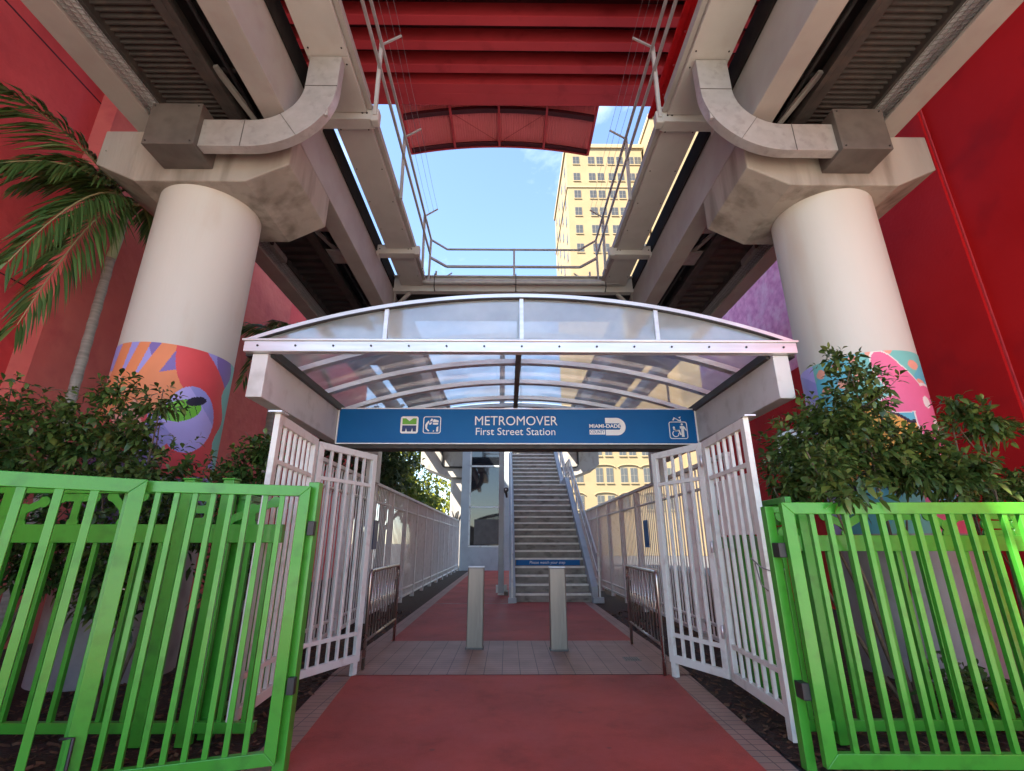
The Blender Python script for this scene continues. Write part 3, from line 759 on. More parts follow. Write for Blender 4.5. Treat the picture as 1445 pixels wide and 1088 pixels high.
# ------------------------------------------------------------------ station sign
SY = 7.05
t = thing('station_sign', (0,SY+.08,2.81), 'long blue sign reading METROMOVER First Street Station under the canopy', 'sign')
b = MB(); b.box(-2.735,2.735,SY+.008,SY+.16,2.80,3.365); b.build('cabinet', M['black'], t)
b = MB(); b.box(-2.72,2.72,SY,SY+.008,2.822,3.35); b.build('face', M['sign_blue'], t)
b = MB()
for z0, z1 in ((2.806,2.822),(3.35,3.366)): b.box(-2.74,2.74,SY-.006,SY+.012,z0,z1)
for s_ in (-1,1): b.box(2.72*s_,2.742*s_,SY-.006,SY+.012,2.822,3.35)
b.build('border', M['sign_white'], t)
MB().box(-2.735,2.735,SY+.02,SY+.3,2.745,2.797).build('soffit_channel', M['dark_deck'], t)
def SX(u): return (u-716)*.01075-.15
def SZ(v):
    y_ = (544-v)/670; dy = .9493-.3145*y_; dz = .3145+.9493*y_; return 1.4+dz/dy*SY
def text(s, x, y, z, size, m, name, parent, width=None, align='CENTER', depth=.002, bold=0, shear=0, rot=None):
    cu = bpy.data.curves.new(name, 'FONT'); cu.body = s; cu.size = size; cu.align_x = align; cu.align_y = 'CENTER'; cu.extrude = depth; cu.offset = bold; cu.shear = shear; cu.resolution_u = 6
    o = bpy.data.objects.new(name, cu); col.objects.link(o)
    bpy.context.view_layer.update()
    if width:
        w_ = o.dimensions.x; o.scale = (width/w_, 1, 1)
    dg = bpy.context.evaluated_depsgraph_get()
    me = bpy.data.meshes.new_from_object(o.evaluated_get(dg))
    sx = o.scale.x
    bpy.data.objects.remove(o); 
    me.transform(Matrix.Diagonal((sx,1,1,1)))
    me.transform(Matrix.Rotation(R(90),4,'X'))
    if rot: me.transform(Matrix.Rotation(rot,4,'Z'))
    o0 = ORG.get(parent, Vector((0,0,0)))
    me.transform(Matrix.Translation(Vector((x,y,z))-o0))
    me.materials.clear(); me.materials.append(m)
    o = bpy.data.objects.new(name, me); col.objects.link(o); o.parent = parent; ORG[o] = o0
    return o
text('METROMOVER', SX(727.5), SY-.003, SZ(594.5), .205, M['sign_white'], 'lettering', t, SX(786)-SX(669))
text('First Street Station', SX(727), SY-.003, SZ(609.5), .160, M['sign_white'], 'lettering', t, SX(783)-SX(671))
def rrect(x0, x1, z0, z1, r, n=6):
    pts = []
    for cx, cz, a0 in ((x1-r,z0+r,-90),(x1-r,z1-r,0),(x0+r,z1-r,90),(x0+r,z0+r,180)):
        for i in range(n+1):
            a = R(a0+90*i/n); pts.append((cx+r*math.cos(a), cz+r*math.sin(a)))
    return pts
def plate(poly, d0, d1, m, name, parent):
    b = MB(); b.prism(poly, lambda a_,c_,d_: (a_,d_,c_), d0, d1); return b.build(name, m, parent)
def ring_plate(x0, x1, z0, z1, r, wdt, m, name, parent):
    A = rrect(x0,x1,z0,z1,r); B_ = rrect(x0+wdt,x1-wdt,z0+wdt,z1-wdt,max(.004,r-wdt)); n = len(A)
    b = MB(); y0, y1 = SY-.005, SY+.001
    vs = [(x,y0,z) for x,z in A]+[(x,y0,z) for x,z in B_]+[(x,y1,z) for x,z in A]+[(x,y1,z) for x,z in B_]; fs = []
    for i in range(n):
        j = (i+1)%n; fs += [(i,j,n+j,n+i),(2*n+i,2*n+j,j,i),(n+i,n+j,3*n+j,3*n+i)]
    b.add(vs, fs); return b.build(name, m, parent)
# M emblem: white rounded square, green upper half, navy lower half with an M between
x0, x1, z0, z1 = SX(564.5), SX(589.5), SZ(612), SZ(588)
em = plate(rrect(x0,x1,z0,z1,.035), SY-.004, SY+.001, M['sign_white'], 'emblem', t)
xm = (x0+x1)/2; zm = (z0+z1)/2
a0, a1 = x0+.028, x1-.028
plate([(a0,zm+.008),(a1,zm+.008),(a1,z1-.03),(xm+.055,z1-.03),(xm,z1-.075),(xm-.055,z1-.03),(a0,z1-.03)], SY-.006, SY-.003, M['sign_green'], 'emblem_top', em)
plate([(a0,z0+.03),(a0+.05,z0+.03),(a0+.058,z0+.085),(a0+.075,z0+.03),(a1-.075,z0+.03),(a1-.058,z0+.085),(a1-.05,z0+.03),(a1,z0+.03),(a1,zm-.008),(a0,zm-.008)], SY-.006, SY-.003, M['sign_navy'], 'emblem_base', em)
# people mover pictogram
x0, x1 = SX(596.5), SX(621.5); pm = ring_plate(x0,x1,z0,z1,.035,.012,M['sign_white'],'pictogram',t)
def dots(polys, parent, name='pictogram_mark', m=None):
    b = MB()
    for pl in polys: b.prism(pl, lambda a_,c_,d_: (a_,d_,c_), SY-.005, SY+.001)
    return b.build(name, m or M['sign_white'], parent)
def rel(px, pz): return (x0+px*(x1-x0), z0+pz*(z1-z0))
dots([[rel(.18,.62),rel(.30,.76),rel(.34,.66),rel(.24,.5),rel(.22,.3),rel(.36,.17),rel(.30,.12),rel(.14,.28),rel(.12,.5)],
      [rel(.36,.70),rel(.46,.88),rel(.55,.84),rel(.50,.72)], [rel(.52,.72),rel(.60,.84),rel(.86,.76),rel(.86,.66),rel(.56,.66)],
      [rel(.54,.62),rel(.84,.62),rel(.84,.52),rel(.56,.52)], [rel(.34,.62),rel(.50,.66),rel(.44,.54),rel(.36,.5)],
      [rel(.76,.36),rel(.86,.42),rel(.86,.12),rel(.74,.12)], [rel(.54,.12),rel(.62,.2),rel(.64,.12)]], pm)
# county emblem: big D with words across
dx0, dx1, dz0, dz1 = SX(854.5), SX(883), SZ(614), SZ(589.5); dzm = (dz0+dz1)/2; rr_ = (dz1-dz0)/2
D = [(dx0,dz0),(dx1-rr_,dz0)]+[(dx1-rr_+rr_*math.cos(R(a)), dzm+rr_*math.sin(R(a))) for a in range(-80,81,10)]+[(dx1-rr_,dz1),(dx0,dz1),(dx0,dz1-.085),(dx1-rr_+.04,dz1-.085)]
D += [(dx1-rr_+.045+.02*math.cos(R(a)), dzm+.0+.037*math.sin(R(a))) for a in (70,35,0,-35,-70)]+[(dx1-rr_+.04,dz0+.085),(dx0,dz0+.085)]
cm = plate(D, SY-.004, SY+.001, M['sign_white'], 'county_emblem', t)
plate([(SX(831.5),dz0+.012),(SX(853.5),dz0+.012),(SX(853.5),dz0+.085),(SX(831.5),dz0+.085)], SY-.004, SY+.001, M['sign_white'], 'emblem_panel', cm)
text('MIAMI-DADE', SX(853.5), SY-.006, dzm+.004, .078, M['sign_white'], 'lettering', t, SX(876)-SX(831.5), bold=.002)
text('COUNTY', SX(842.5), SY-.007, dz0+.048, .070, M['sign_blue'], 'lettering', t, SX(852.5)-SX(832.5))
# lift pictogram
x0, x1, z0, z1 = SX(944.5), SX(970.5), SZ(619), SZ(594.5); lp = ring_plate(x0,x1,z0,z1,.035,.012,M['sign_white'],'pictogram',t)
def circ(cx, cz, r, n=12): return [(cx+r*math.cos(2*math.pi*i/n), cz+r*math.sin(2*math.pi*i/n)) for i in range(n)]
c1 = rel(.27,.66); c2 = rel(.72,.84)
dots([circ(*c1,.016), circ(*c2,.017), [rel(.22,.60),rel(.32,.60),rel(.33,.44),rel(.50,.44),rel(.58,.22),rel(.66,.24),rel(.56,.52),rel(.24,.52)],
      [rel(.60,.74),rel(.82,.74),rel(.96,.50),rel(.93,.47),rel(.80,.60),rel(.80,.12),rel(.66,.12),rel(.66,.6),rel(.60,.6)]], lp)
b = MB(); cxx, czz = rel(.34,.30)
for i in range(14):
    a, c = R(120+i*18), R(120+(i+1)*18)
    b.prism([(cxx+.052*math.cos(a),czz+.052*math.sin(a)),(cxx+.052*math.cos(c),czz+.052*math.sin(c)),(cxx+.040*math.cos(c),czz+.040*math.sin(c)),(cxx+.040*math.cos(a),czz+.040*math.sin(a))], lambda a_,c_,d_:(a_,d_,c_), SY-.005, SY+.001)
b.build('pictogram_mark', M['sign_white'], lp)
dots([[rel(.22,1.08),rel(.32,1.26),rel(.42,1.2),rel(.62,1.08),rel(.68,1.16),rel(.70,1.02),rel(.56,1.04),rel(.36,1.18),rel(.30,1.06)], [rel(.56,1.24),rel(.70,1.30),rel(.66,1.18)]], lp)

# ------------------------------------------------------------------ bollards
def bollard(x, y, lab):
    t = thing('bollard', (x,y,.01), lab, 'bollard', 'steel bollards on the tiled band')
    b = MB(); n = 12; vs = []; fs = []
    w_, d_ = .115, .085
    prof = [(0,.0),(0.0,.5),(-.004,.8),(-.012,1.0),(-.02,1.07)]
    b.box(x-w_,x+w_,y-d_,y+d_,.012,1.06)
    b.build('shaft', M['steel'], t, bevel=.014)
    MB().box(x-w_-.004,x+w_+.004,y-d_-.004,y+d_+.004,1.0605,1.075).build('cap', M['alu'], t, bevel=.006)
    MB().box(x-w_-.012,x+w_+.012,y-d_-.012,y+d_+.012,.006,.03).build('base', M['ductbox'], t, bevel=.004)
bollard(-.60,7.42,'square stainless steel bollard left of the stair, before the lift tower')
bollard(.56,7.30,'square stainless steel bollard in front of the stair')

# ------------------------------------------------------------------ small stainless barriers
def barrier(x0, y0, x1, y1, lab, handle):
    t = thing('tube_barrier', ((x0+x1)/2,(y0+y1)/2,0), lab, 'barrier', 'tube barriers beside the tiled band')
    H = 1.07
    def P(f_, z): return (x0+(x1-x0)*f_, y0+(y1-y0)*f_, z)
    pts = [P(0,0), P(0,H-.07)] + [P(.035*(1-math.cos(R(a))), H-.07+.07*math.sin(R(a))) for a in (30,60,90)] + [P(1-.035*(1-math.cos(R(a))), H-.07+.07*math.sin(R(a))) for a in (90,60,30)] + [P(1,H-.07), P(1,0)]
    MB().tube(pts, .021, 10).build('hoop', M['tube_steel'], t)
    MB().tube([P(0,.30), P(1,.30)], .017, 8).build('lower_rail', M['tube_steel'], t)
    for i in range(1,11):
        MB().tube([P(i/11,.30), P(i/11,H)], .0095, 6).build('bar', M['tube_steel'], t)
    b = MB(); c = Vector(P(handle,.80)); d = Vector((x1-x0,y1-y0,0)).normalized()
    b.tube([c+d*.06*math.cos(R(a))+Vector((0,0,.09*math.sin(R(a)))) for a in range(0,361,30)], .009, 6)
    b.build('latch_ring', M['tube_steel'], t)
barrier(-1.82,6.26,-1.86,8.02,'stainless tube barrier at left, beside the white gate','.8' and .86)
barrier(1.60,5.98,1.66,7.70,'stainless tube barrier at right, beside the white gate',.86)

# ------------------------------------------------------------------ gates and fences
def panel_gate(name, p0, p1, z0, z1, fw, fd, nb, bw, mat, label, cat, group, mids=(), barmat=None, legs=(), bevel=.004, fan=0):
    """flat framed gate between plan points p0,p1; separate bars"""
    p0 = Vector((*p0,0)); p1 = Vector((*p1,0)); L = (p1-p0).length; d = (p1-p0)/L; nrm = Vector((-d.y,d.x,0))
    t = thing(name, ((p0.x+p1.x)/2,(p0.y+p1.y)/2,0), label, cat, group)
    def Q(a, z, o=0): v = p0+d*a+nrm*o; return Vector((v.x,v.y,z))
    def rect(b, a0, a1, za, zb, dep):
        vs = [Q(a,z,o) for o in (-dep/2,dep/2) for a,z in ((a0,za),(a1,za),(a1,zb),(a0,zb))]
        b.add(vs, [(0,1,2,3),(7,6,5,4),(0,4,5,1),(1,5,6,2),(2,6,7,3),(3,7,4,0)])
    b = MB()
    # mitred frame
    o_ = [(0,z0),(L,z0),(L,z1),(0,z1)]; i_ = [(fw,z0+fw),(L-fw,z0+fw),(L-fw,z1-fw),(fw,z1-fw)]
    for k in range(4):
        j = (k+1)%4; quad = [o_[k],o_[j],i_[j],i_[k]]
        vs = [Q(a,z,s_*fd/2) for s_ in (-1,1) for a,z in quad]
        b.add(vs, [(0,1,2,3),(7,6,5,4),(0,4,5,1),(1,5,6,2),(2,6,7,3),(3,7,4,0)])
    b.build('frame', mat, t, bevel=bevel)
    for zm, h in mids:
        b = MB(); rect(b, fw, L-fw, zm-h/2, zm+h/2, fd*.7); b.build('cross_rail', mat, t, bevel=.003)
    for k in range(nb):
        a = fw + (L-2*fw)*(k+1)/(nb+1)
        b = MB(); rect(b, a-bw/2, a+bw/2, z0+fw*.98, z1-fw*.98, bw*1.02); b.build('bar', barmat or mat, t, bevel=.003)
    for a in legs:
        b = MB(); rect(b, a-fw*.45, a+fw*.45, .0, z0+.002, fd*.95); b.build('foot', mat, t)
    return t, Q, L

G = M['green']
gl1, Q1, L1 = panel_gate('green_gate', (-4.03,2.13), (-2.56,3.245), .06, 1.80, .088, .05, 9, .044, G, 'green barred gate leaf nearest the camera, at the left edge of the picture', 'gate', 'green gate leaves')
b = MB(); 
for a, z in ((L1-.06,.36),): 
    p = Q1(a,z,-.045); b.tube([p+Vector((-.06,-.02,0)), p, p+Vector((0,0,-.45))], .010, 6)
b.build('drop_bolt', M['black'], gl1)
gl2, Q2, L2 = panel_gate('green_gate', (-2.70,3.265), (-1.615,3.62), .07, 1.80, .075, .05, 8, .034, G, 'green barred gate leaf meeting the red path, with a square corner post', 'gate', 'green gate leaves')
p = Q2(L2,0); b = MB(); b.box(p.x-.035,p.x+.045,p.y+.03,p.y+.11,0,1.835); b.build('hinge_post', G, gl2, bevel=.004)
b = MB()
for z in (1.45,.45): MB().box(p.x+.012,p.x+.06,p.y-.015,p.y+.032,z,z+.10).build('hinge', M['black'], gl2, bevel=.004)
p = Q2(.12,1.12,-.04); MB().tube([p+Vector((-.075,-.015,0)), p+Vector((.015,.0,.003))], .003, 6).build('zip_tie', M['sign_white'], gl2)
gr, Q3, L3 = panel_gate('green_gate', (1.845,3.56), (4.15,3.52), .06, 1.68, .082, .05, 16, .036, G, 'green barred gate leaf at right under the overhanging shrub', 'gate', 'green gate leaves')
b = MB(); b.box(1.785,1.85,3.66,3.73,0,1.66); b.build('hinge_post', G, gr, bevel=.004)
b = MB()
for z in (1.30,.42): MB().box(1.79,1.843,3.57,3.66,z,z+.10).build('hinge', M['black'], gr, bevel=.005)

LET = {   # bone-like cut-out letters in a 1 x 1 cell, as thick strokes
 'Y': [[(.05,.95),(.5,.45)],[(.95,.95),(.5,.45)],[(.5,.45),(.5,.05)]],
 'B': [[(.1,.05),(.1,.95)],[(.1,.95),(.85,.9)],[(.85,.9),(.85,.12)],[(.1,.5),(.85,.5)],[(.1,.05),(.85,.1)]],
 'S': [[(.9,.85),(.15,.9)],[(.15,.9),(.15,.52)],[(.15,.52),(.85,.48)],[(.85,.48),(.85,.1)],[(.85,.1),(.1,.1)]],
 'V': [[(.05,.9),(.45,.1)],[(.45,.1),(.95,.9)]],
 'D': [[(.1,.9),(.8,.85)],[(.8,.85),(.85,.15)],[(.85,.15),(.1,.1)]],
 'T': [[(.05,.9),(.95,.9)],[(.5,.9),(.5,.05)]],
 'K': [[(.05,.15),(.95,.75)],[(.5,.5),(.5,.0)]],
}
def deco_fence(p0, p1, letters, zb0, zb1, ztop, posts, label, nb, bw=.036, pc=.02):
    p0 = Vector((*p0,0)); p1 = Vector((*p1,0)); L = (p1-p0).length; d = (p1-p0)/L; nrm = Vector((-d.y,d.x,0))
    t = thing('green_fence', ((p0.x+p1.x)/2,(p0.y+p1.y)/2,0), label, 'fence', 'green ornamental fences')
    def Q(a, z, o=0): v = p0+d*a+nrm*o; return Vector((v.x,v.y,z))
    def rect(b, a0, a1, za, zb, dep):
        vs = [Q(a,z,o) for o in (-dep/2,dep/2) for a,z in ((a0,za),(a1,za),(a1,zb),(a0,zb))]
        b.add(vs, [(0,1,2,3),(7,6,5,4),(0,4,5,1),(1,5,6,2),(2,6,7,3),(3,7,4,0)])
    b = MB(); rect(b,0,L,zb0,zb1,.05); b.build('band_rail', G, t, bevel=.004)
    b = MB(); rect(b,0,L,ztop-.05,ztop,.05); b.build('top_rail', G, t, bevel=.004)
    b = MB(); rect(b,0,L,.08,.15,.05); b.build('bottom_rail', G, t, bevel=.004)
    for k in range(nb):
        a = L*(k+.5)/nb; b = MB(); rect(b,a-bw/2,a+bw/2,.15,zb0,bw); b.build('bar', G, t, bevel=.003)
    for a in posts:
        b = MB(); rect(b,a-.045,a+.045,0,ztop+pc,.09); rect(b,a-.055,a+.055,ztop+pc,ztop+pc+.015,.11); b.build('post', G, t, bevel=.006)
    H = ztop-.06-zb1
    for ch, a0, w_ in letters:
        b = MB()
        for si, st in enumerate(LET[ch]):
            (xa,za),(xb,zb_) = st
            A = Q(a0+xa*w_, zb1+za*H); B_ = Q(a0+xb*w_, zb1+zb_*H)
            b.beam(A, B_, .0112+.0003*si, .062, 0, up=(0,0,1) if abs((B_-A).normalized().z) < .98 else tuple(d))
            for ei, e in enumerate((A, B_)):
                th_ = .0068+.0007*(2*si+ei); b.tube([e-nrm*th_, e+nrm*th_], .046, 12)
        b.build('cutout_letter', G, t)
    return t
deco_fence((-5.9,4.12),(-2.0,4.12),[('V',.3,.34),('Y',.95,.36),('K',1.55,.34),('T',2.0,.3),('Y',2.42,.28),('B',3.0,.30),('K',3.42,.40)],1.40,1.545,1.845,[.05,1.6,3.07,3.40],'green ornamental fence with bone-shaped cut-outs behind the left gate leaves',22,pc=.06)
deco_fence((2.02,4.12),(5.8,4.12),[('D',.10,.26),('Y',.48,.36),('T',.98,.3),('Y',1.36,.3),('B',1.82,.34),('S',2.5,.3),('Y',3.0,.3)],1.335,1.46,1.69,[.30,2.25,3.7],'green ornamental fence with bone-shaped cut-outs behind the right gate leaf',20)
deco_fence((2.14,3.95),(2.34,6.05),[('S',.2,.3),('Y',.7,.3),('T',1.2,.3)],1.34,1.46,1.76,[1.1,2.06],'green fence section edging the path behind the right white gate',12)
deco_fence((-2.42,4.2),(-2.56,5.9),[('B',.2,.3),('Y',.7,.3),('V',1.2,.3)],1.40,1.52,1.80,[.06,1.64],'green fence section edging the path behind the left white gate',10)

W = M['white_metal']
panel_gate('white_gate', (-2.25,5.23), (-1.84,6.10), .13, 2.47, .075, .05, 5, .030, W, 'white bifold gate leaf at left, the one standing next to the blue sign', 'gate', 'white bifold gate leaves', mids=((2.08,.04),(.42,.04)), legs=(.90,))
t, Qa, La = panel_gate('white_gate', (-2.19,4.10), (-2.26,5.19), .13, 2.49, .085, .05, 6, .030, W, 'white bifold gate leaf at left, half hidden behind the green leaf', 'gate', 'white bifold gate leaves', mids=((2.08,.04),(.42,.04)))
b = MB(); p = Qa(.0,2.49); b.box(p.x-.06,p.x+.06,p.y-.06,p.y+.08,2.492,2.505); b.build('cap_plate', M['alu'], t)
t, Qb, Lb = panel_gate('white_gate', (1.69,6.0), (2.03,5.25), .14, 2.47, .075, .05, 4, .030, W, 'white bifold gate leaf at right, the one standing next to the blue sign', 'gate', 'white bifold gate leaves', mids=((2.08,.04),(.42,.04)), legs=(.05,))
b = MB()
for z in (.5,1.3,2.2): MB().tube([Qb(Lb+.0,z,-.04), Qb(Lb+.0,z+.12,-.04)], .016, 8).build('hinge', M['alu'], t)
t, Qc, Lc = panel_gate('white_gate', (2.035,5.21), (1.985,4.12), .14, 2.47, .085, .05, 5, .030, W, 'white bifold gate leaf at right, nearest the green hinge post, with a wired latch', 'gate', 'white bifold gate leaves', mids=((2.06,.04),(.45,.04)), legs=(1.045,))
b = MB(); p = Qc(Lc,0); b.box(p.x-.03,p.x+.07,p.y-.05,p.y+.05,2.473,2.486); b.build('cap_plate', M['alu'], t)
b = MB(); p = Qc(Lc-.04,1.18,.04)
b.tube([p+Vector((-.14,.05,.10)),p+Vector((-.10,-.02,.03)),p+Vector((-.03,-.05,0)),p+Vector((.06,-.06,.01)),p+Vector((.12,-.02,.05))], .006, 6)
b.tube([p+Vector((-.12,.03,.06)),p+Vector((-.11,.0,-.1)),p+Vector((-.07,-.02,-.15))], .005, 6); b.build('latch_wire', M['wire'], t)
b = MB(); p0_ = Qc(.25,1.5,-.10); p1_ = Qc(.95,2.0,-.10); b.box(p0_.x+.10,p0_.x+.115,min(p0_.y,p1_.y),max(p0_.y,p1_.y),1.47,2.0); b.build('backing_sheet', M['fence_white'], t)

def corridor(sg, y0, y1, lab, nbay):
    x = 2.80*sg
    t = thing('corridor_fence', (x,(y0+y1)/2,0), lab, 'fence', 'white corridor fences')
    FW = M['fence_white']
    for z, h, w_ in ((2.53,.06,.09),(2.18,.035,.05),(.30,.035,.05),(.12,.05,.05)):
        MB().box(x-w_/2,x+w_/2,y0,y1,z-h/2,z+h/2).build('rail', FW, t, bevel=.004)
    bay = (y1-y0)/nbay
    for i in range(nbay+1):
        yy = y0+bay*i; MB().box(x-.05,x+.05,yy-.035,yy+.035,0,2.49).build('post', FW, t, bevel=.004)
    for i in range(nbay):
        b = MB(); n = 12
        for k in range(1,n):
            yy = y0+bay*(i+k/n); b.box(x-.010,x+.010,yy-.010,yy+.010,.12,2.5)
        b.build('picket_infill', FW, t)
    return t
corridor(-1,6.5,26.9,'long white picket fence along the left side of the path',13)
corridor(1,6.3,23.9,'long white picket fence along the right side of the path',11)
def fence_sign(x, y, z, sx, lab):
    t = thing('fence_sign', (x,y,z), lab, 'sign', 'small signs on the corridor fences')
    MB().box(x-.006,x+.006,y-.15,y+.15,z-.27,z+.27).build('plate', M['sign_blue'] if sx > 0 else M['sign_navy'], t)
fence_sign(-2.735,9.75,1.55,-1,'small dark notice plate on the left corridor fence')
fence_sign(2.735,10.3,1.58,1,'narrow blue notice plate on the right corridor fence')

# ------------------------------------------------------------------ stairs
RISE, TREAD, SX0, SX1, SY0 = .2, .28, .06, 1.94, 12.85
t = thing('staircase', (1,SY0,0), 'straight concrete staircase with pale nosings climbing to the platform', 'staircase')
def flight(b, bn, y0, z0, n, x0, x1):
    for i in range(n):
        ya = y0+TREAD*i; za = z0+RISE*(i+1)
        b.box(x0,x1,ya,ya+TREAD+ (.02 if i < n-1 else 0),za-RISE-.04,za)
        MB().box(x0+.002,x1-.002,ya-.030,ya+.045,za-.046,za+.005).build('nosing', M['nosing'], t, bevel=.004)
b = MB(); bn = MB()
flight(b, bn, SY0, 0, 17, SX0, SX1)
yl = SY0+17*TREAD; zl = 17*RISE
b.box(SX0,SX1,yl+.001,yl+1.45,zl-.2,zl-.002)
flight(b, bn, yl+1.45, zl, 18, SX0, SX1)
b.build('steps', M['stair_conc'], t)
BS = M['blue_steel']
ye2 = yl+1.45+18*TREAD; ze2 = zl+18*RISE
def stringer(x0, x1, name='stringer'):
    b = MB(); sl_ = RISE/TREAD
    prof = [(SY0-.12,0),(SY0+.25,0),(yl+.25,zl-.35+.0),(yl+1.55,zl-.3),(ye2,ze2-.35),(ye2,ze2+.25),(yl+1.40,zl+.28),(yl-.05,zl+.28),(SY0-.12,.36)]
    b.prism(prof, lambda a_,c_,d_: (d_,a_,c_), x0, x1); return b.build(name, BS, t, bevel=.006)
stringer(-.10,.055); stringer(1.945,2.10)
b = MB(); b.box(-.125,.075,SY0-.22,SY0-.115,0,.12); b.build('stringer_foot', BS, t, bevel=.004)
b = MB(); b.box(1.95,2.22,SY0-.24,SY0-.118,0,.13); b.build('stringer_foot', BS, t, bevel=.004)
for x, hh in ((-.03,.95),(2.14,.95)):
    for h in (hh, hh-.42):
        b = MB(); b.tube([(x,SY0-.15,h+.2 if h > .7 else h+.2),(x,SY0+.05,h+.2),(x,yl,zl+h),(x,yl+1.4,zl+h),(x,ye2,ze2+h)], .024, 8); b.build('handrail', M['white_metal'], t)
    b = MB()
    for i in range(14):
        yy = SY0-.12+ (ye2-SY0)*i/13
        zz = (yy-SY0)*RISE/TREAD if yy < yl else (zl if yy < yl+1.45 else zl+(yy-yl-1.45)*RISE/TREAD)
        MB().box(x-.02,x+.02,yy-.02,yy+.02,max(.1,zz+.1),zz+hh+(.2 if i == 0 else .0)).build('baluster', M['white_metal'], t)
# mesh infill of right rail
V = [(2.14,SY0,.55),(2.14,SY0,1.10),(2.14,yl,zl+.92),(2.14,yl,zl+.35),(2.14,yl+1.42,zl+.92),(2.14,yl+1.42,zl+.35),(2.14,ye2,ze2+.92),(2.14,ye2,ze2+.35)]
b = MB(); b.add(V, [(0,1,2,3),(3,2,4,5),(5,4,6,7)]); b.build('rail_infill', glass_mat('rail_mesh', (.4,.41,.42), (.5,.51,.52), .55, 0, .5), t, recalc=False)
# blue step sign
t2 = thing('step_sign', (1,SY0+4*TREAD,.85), 'blue strip sign fixed across the fifth stair riser', 'sign')
zc = 4*RISE; yc = SY0+4*TREAD
MB().box(SX0+.03,SX1-.09,yc-.030,yc-.024,zc+.012,zc+.155).build('plate', M['sign_blue'], t2)
text('Please watch your step', (SX0+SX1)/2-.05, yc-.033, zc+.085, .105, M['sign_white'], 'lettering', t2, .98, shear=.12)
# support post left of stair
t = thing('support_post', (-.325,14.6,0), 'pale square steel post with a flared base left of the staircase', 'post')
MB().box(-.41,-.25,14.52,14.68,.0,7.6).build('shaft', BS, t, bevel=.01)
b = MB(); b.box(-.47,-.41,14.54,14.66,.06,.26); b.box(-.25,-.17,14.54,14.66,.06,.26); b.box(-.42,-.24,14.50,14.70,.0,.06); b.build('base_plate', M['white_metal'], t, bevel=.006)
MB().box(-.24,-.12,14.4,14.9,-.0,.10).build('plinth', M['conc'], t)
t = thing('security_camera', (-.2,14.45,2.9), 'small black dome camera mounted on the pale post left of the stair', 'camera')
MB().box(-.25,-.17,14.46,14.56,2.82,2.92).build('bracket', M['black'], t, bevel=.01)
b = MB(); b.tube([(-.19,14.47,2.90),(-.19,14.42,2.90),(-.19,14.36,2.89)], [.05,.075,.06], 12); b.tube([(-.20,14.45,2.87),(-.17,14.48,2.68)], [.045,.03], 10); b.build('housing', M['black'], t)
b = MB(); b.tube([(-.20,14.362,2.905),(-.20,14.352,2.905)], .025, 10); b.build('lens', M['sign_white'], t)
t = thing('hanging_camera', (.25,14.5,4.2), 'small black camera hanging over the stair just below the sign', 'camera')
b = MB(); b.tube([(.27,14.5,zb),(.27,14.5,4.36)], .012, 6); b.build('rod', M['black'], t)
MB().box(.20,.34,14.42,14.58,4.22,4.42).build('housing', M['black'], t, bevel=.02)
MB().box(.26,.335,14.45,14.55,4.12,4.22).build('lens', M['black'], t, bevel=.015)

# ------------------------------------------------------------------ lift tower
t = thing('lift_tower', (-1.6,27.5,0), 'pale blue lift tower with dark glass panes at the end of the path', 'lift tower')
LX0, LX1, LY = -2.72, .02, 27.0
MB().box(LX0,LX1,LY,LY+2,0,1.16).build('plinth_wall', BS, t)
MB().box(LX0,LX0+.44,LY-.02,LY+2,1.161,9).build('corner_post', BS, t, bevel=.01)
MB().box(LX1-.55,LX1,LY-.02,LY+2,1.161,9).build('corner_post', BS, t, bevel=.01)
MB().box(LX0+.44,LX1-.55,LY+.06,LY+1.9,1.161,9).build('pane', M['dark_glass'], t)
for z in (1.17,3.22,5.48,7.6):
    MB().box(LX0+.44,LX1-.55,LY+.0,LY+.058,z,z+.09).build('transom', M['white_metal'], t)
MB().box(LX0+.44,LX0+.53,LY+.0,LY+.058,1.27,9).build('mullion', M['white_metal'], t)
MB().box(LX0+.75,LX1-.55,LY+.03,LY+.055,1.3,2.62).build('lift_door', M['ductbox'], t)

# ------------------------------------------------------------------ far piers
def far_pier(sg):
    t = thing('concrete_pier', (3.0*sg,30,0), 'far hammerhead pier with a bent dark pipe, seen %s the stair under the sign' % ('left of' if sg < 0 else 'right of'), 'pier', 'far piers under the guideways')
    prof = [(5.45,6.95),(5.45,5.95),(5.2,5.72),(4.1,5.3),(3.6,5.15),(1.0,5.15),(.6,5.6),(.6,6.95)]
    b = MB(); b.prism([(x*sg,z) for x,z in prof], lambda a_,c_,d_:(a_,d_,c_), 29.0, 31.0); b.build('pier_cap', M['conc_far'], t, bevel=.03)
    b = MB(); b.box(3.60*sg,2.1*sg,29.2,30.8,0,5.16); b.build('column', M['conc_far'], t, bevel=.15)
    b = MB(); b.tube([(4.15*sg,28.95,7.1),(4.15*sg,28.93,5.95),(4.05*sg,28.93,5.8),(3.9*sg,28.93,5.76),(2.2*sg,28.93,5.74)], .055, 8); b.build('pipe', M['black'], t)
    b = MB(); b.box(4.9*sg,2.4*sg,29.2,30.8,6.96,7.1); b.build('bearing', M['black'], t)
    if sg < 0:
        b = MB(); c = Vector((-3.3,29.18,2.7))
        b.tube([c+Vector(q_) for q_ in ((-.18,0,.5),(-.05,0,.2),(.0,0,-.1),(.08,0,.35),(.2,0,.5),(.14,0,.1),(.02,0,-.2),(.2,0,-.35),(.28,0,.1),(.4,0,.3))], .035, 5); b.build('graffiti', M['black'], t)
for sg in (-1,1): far_pier(sg)

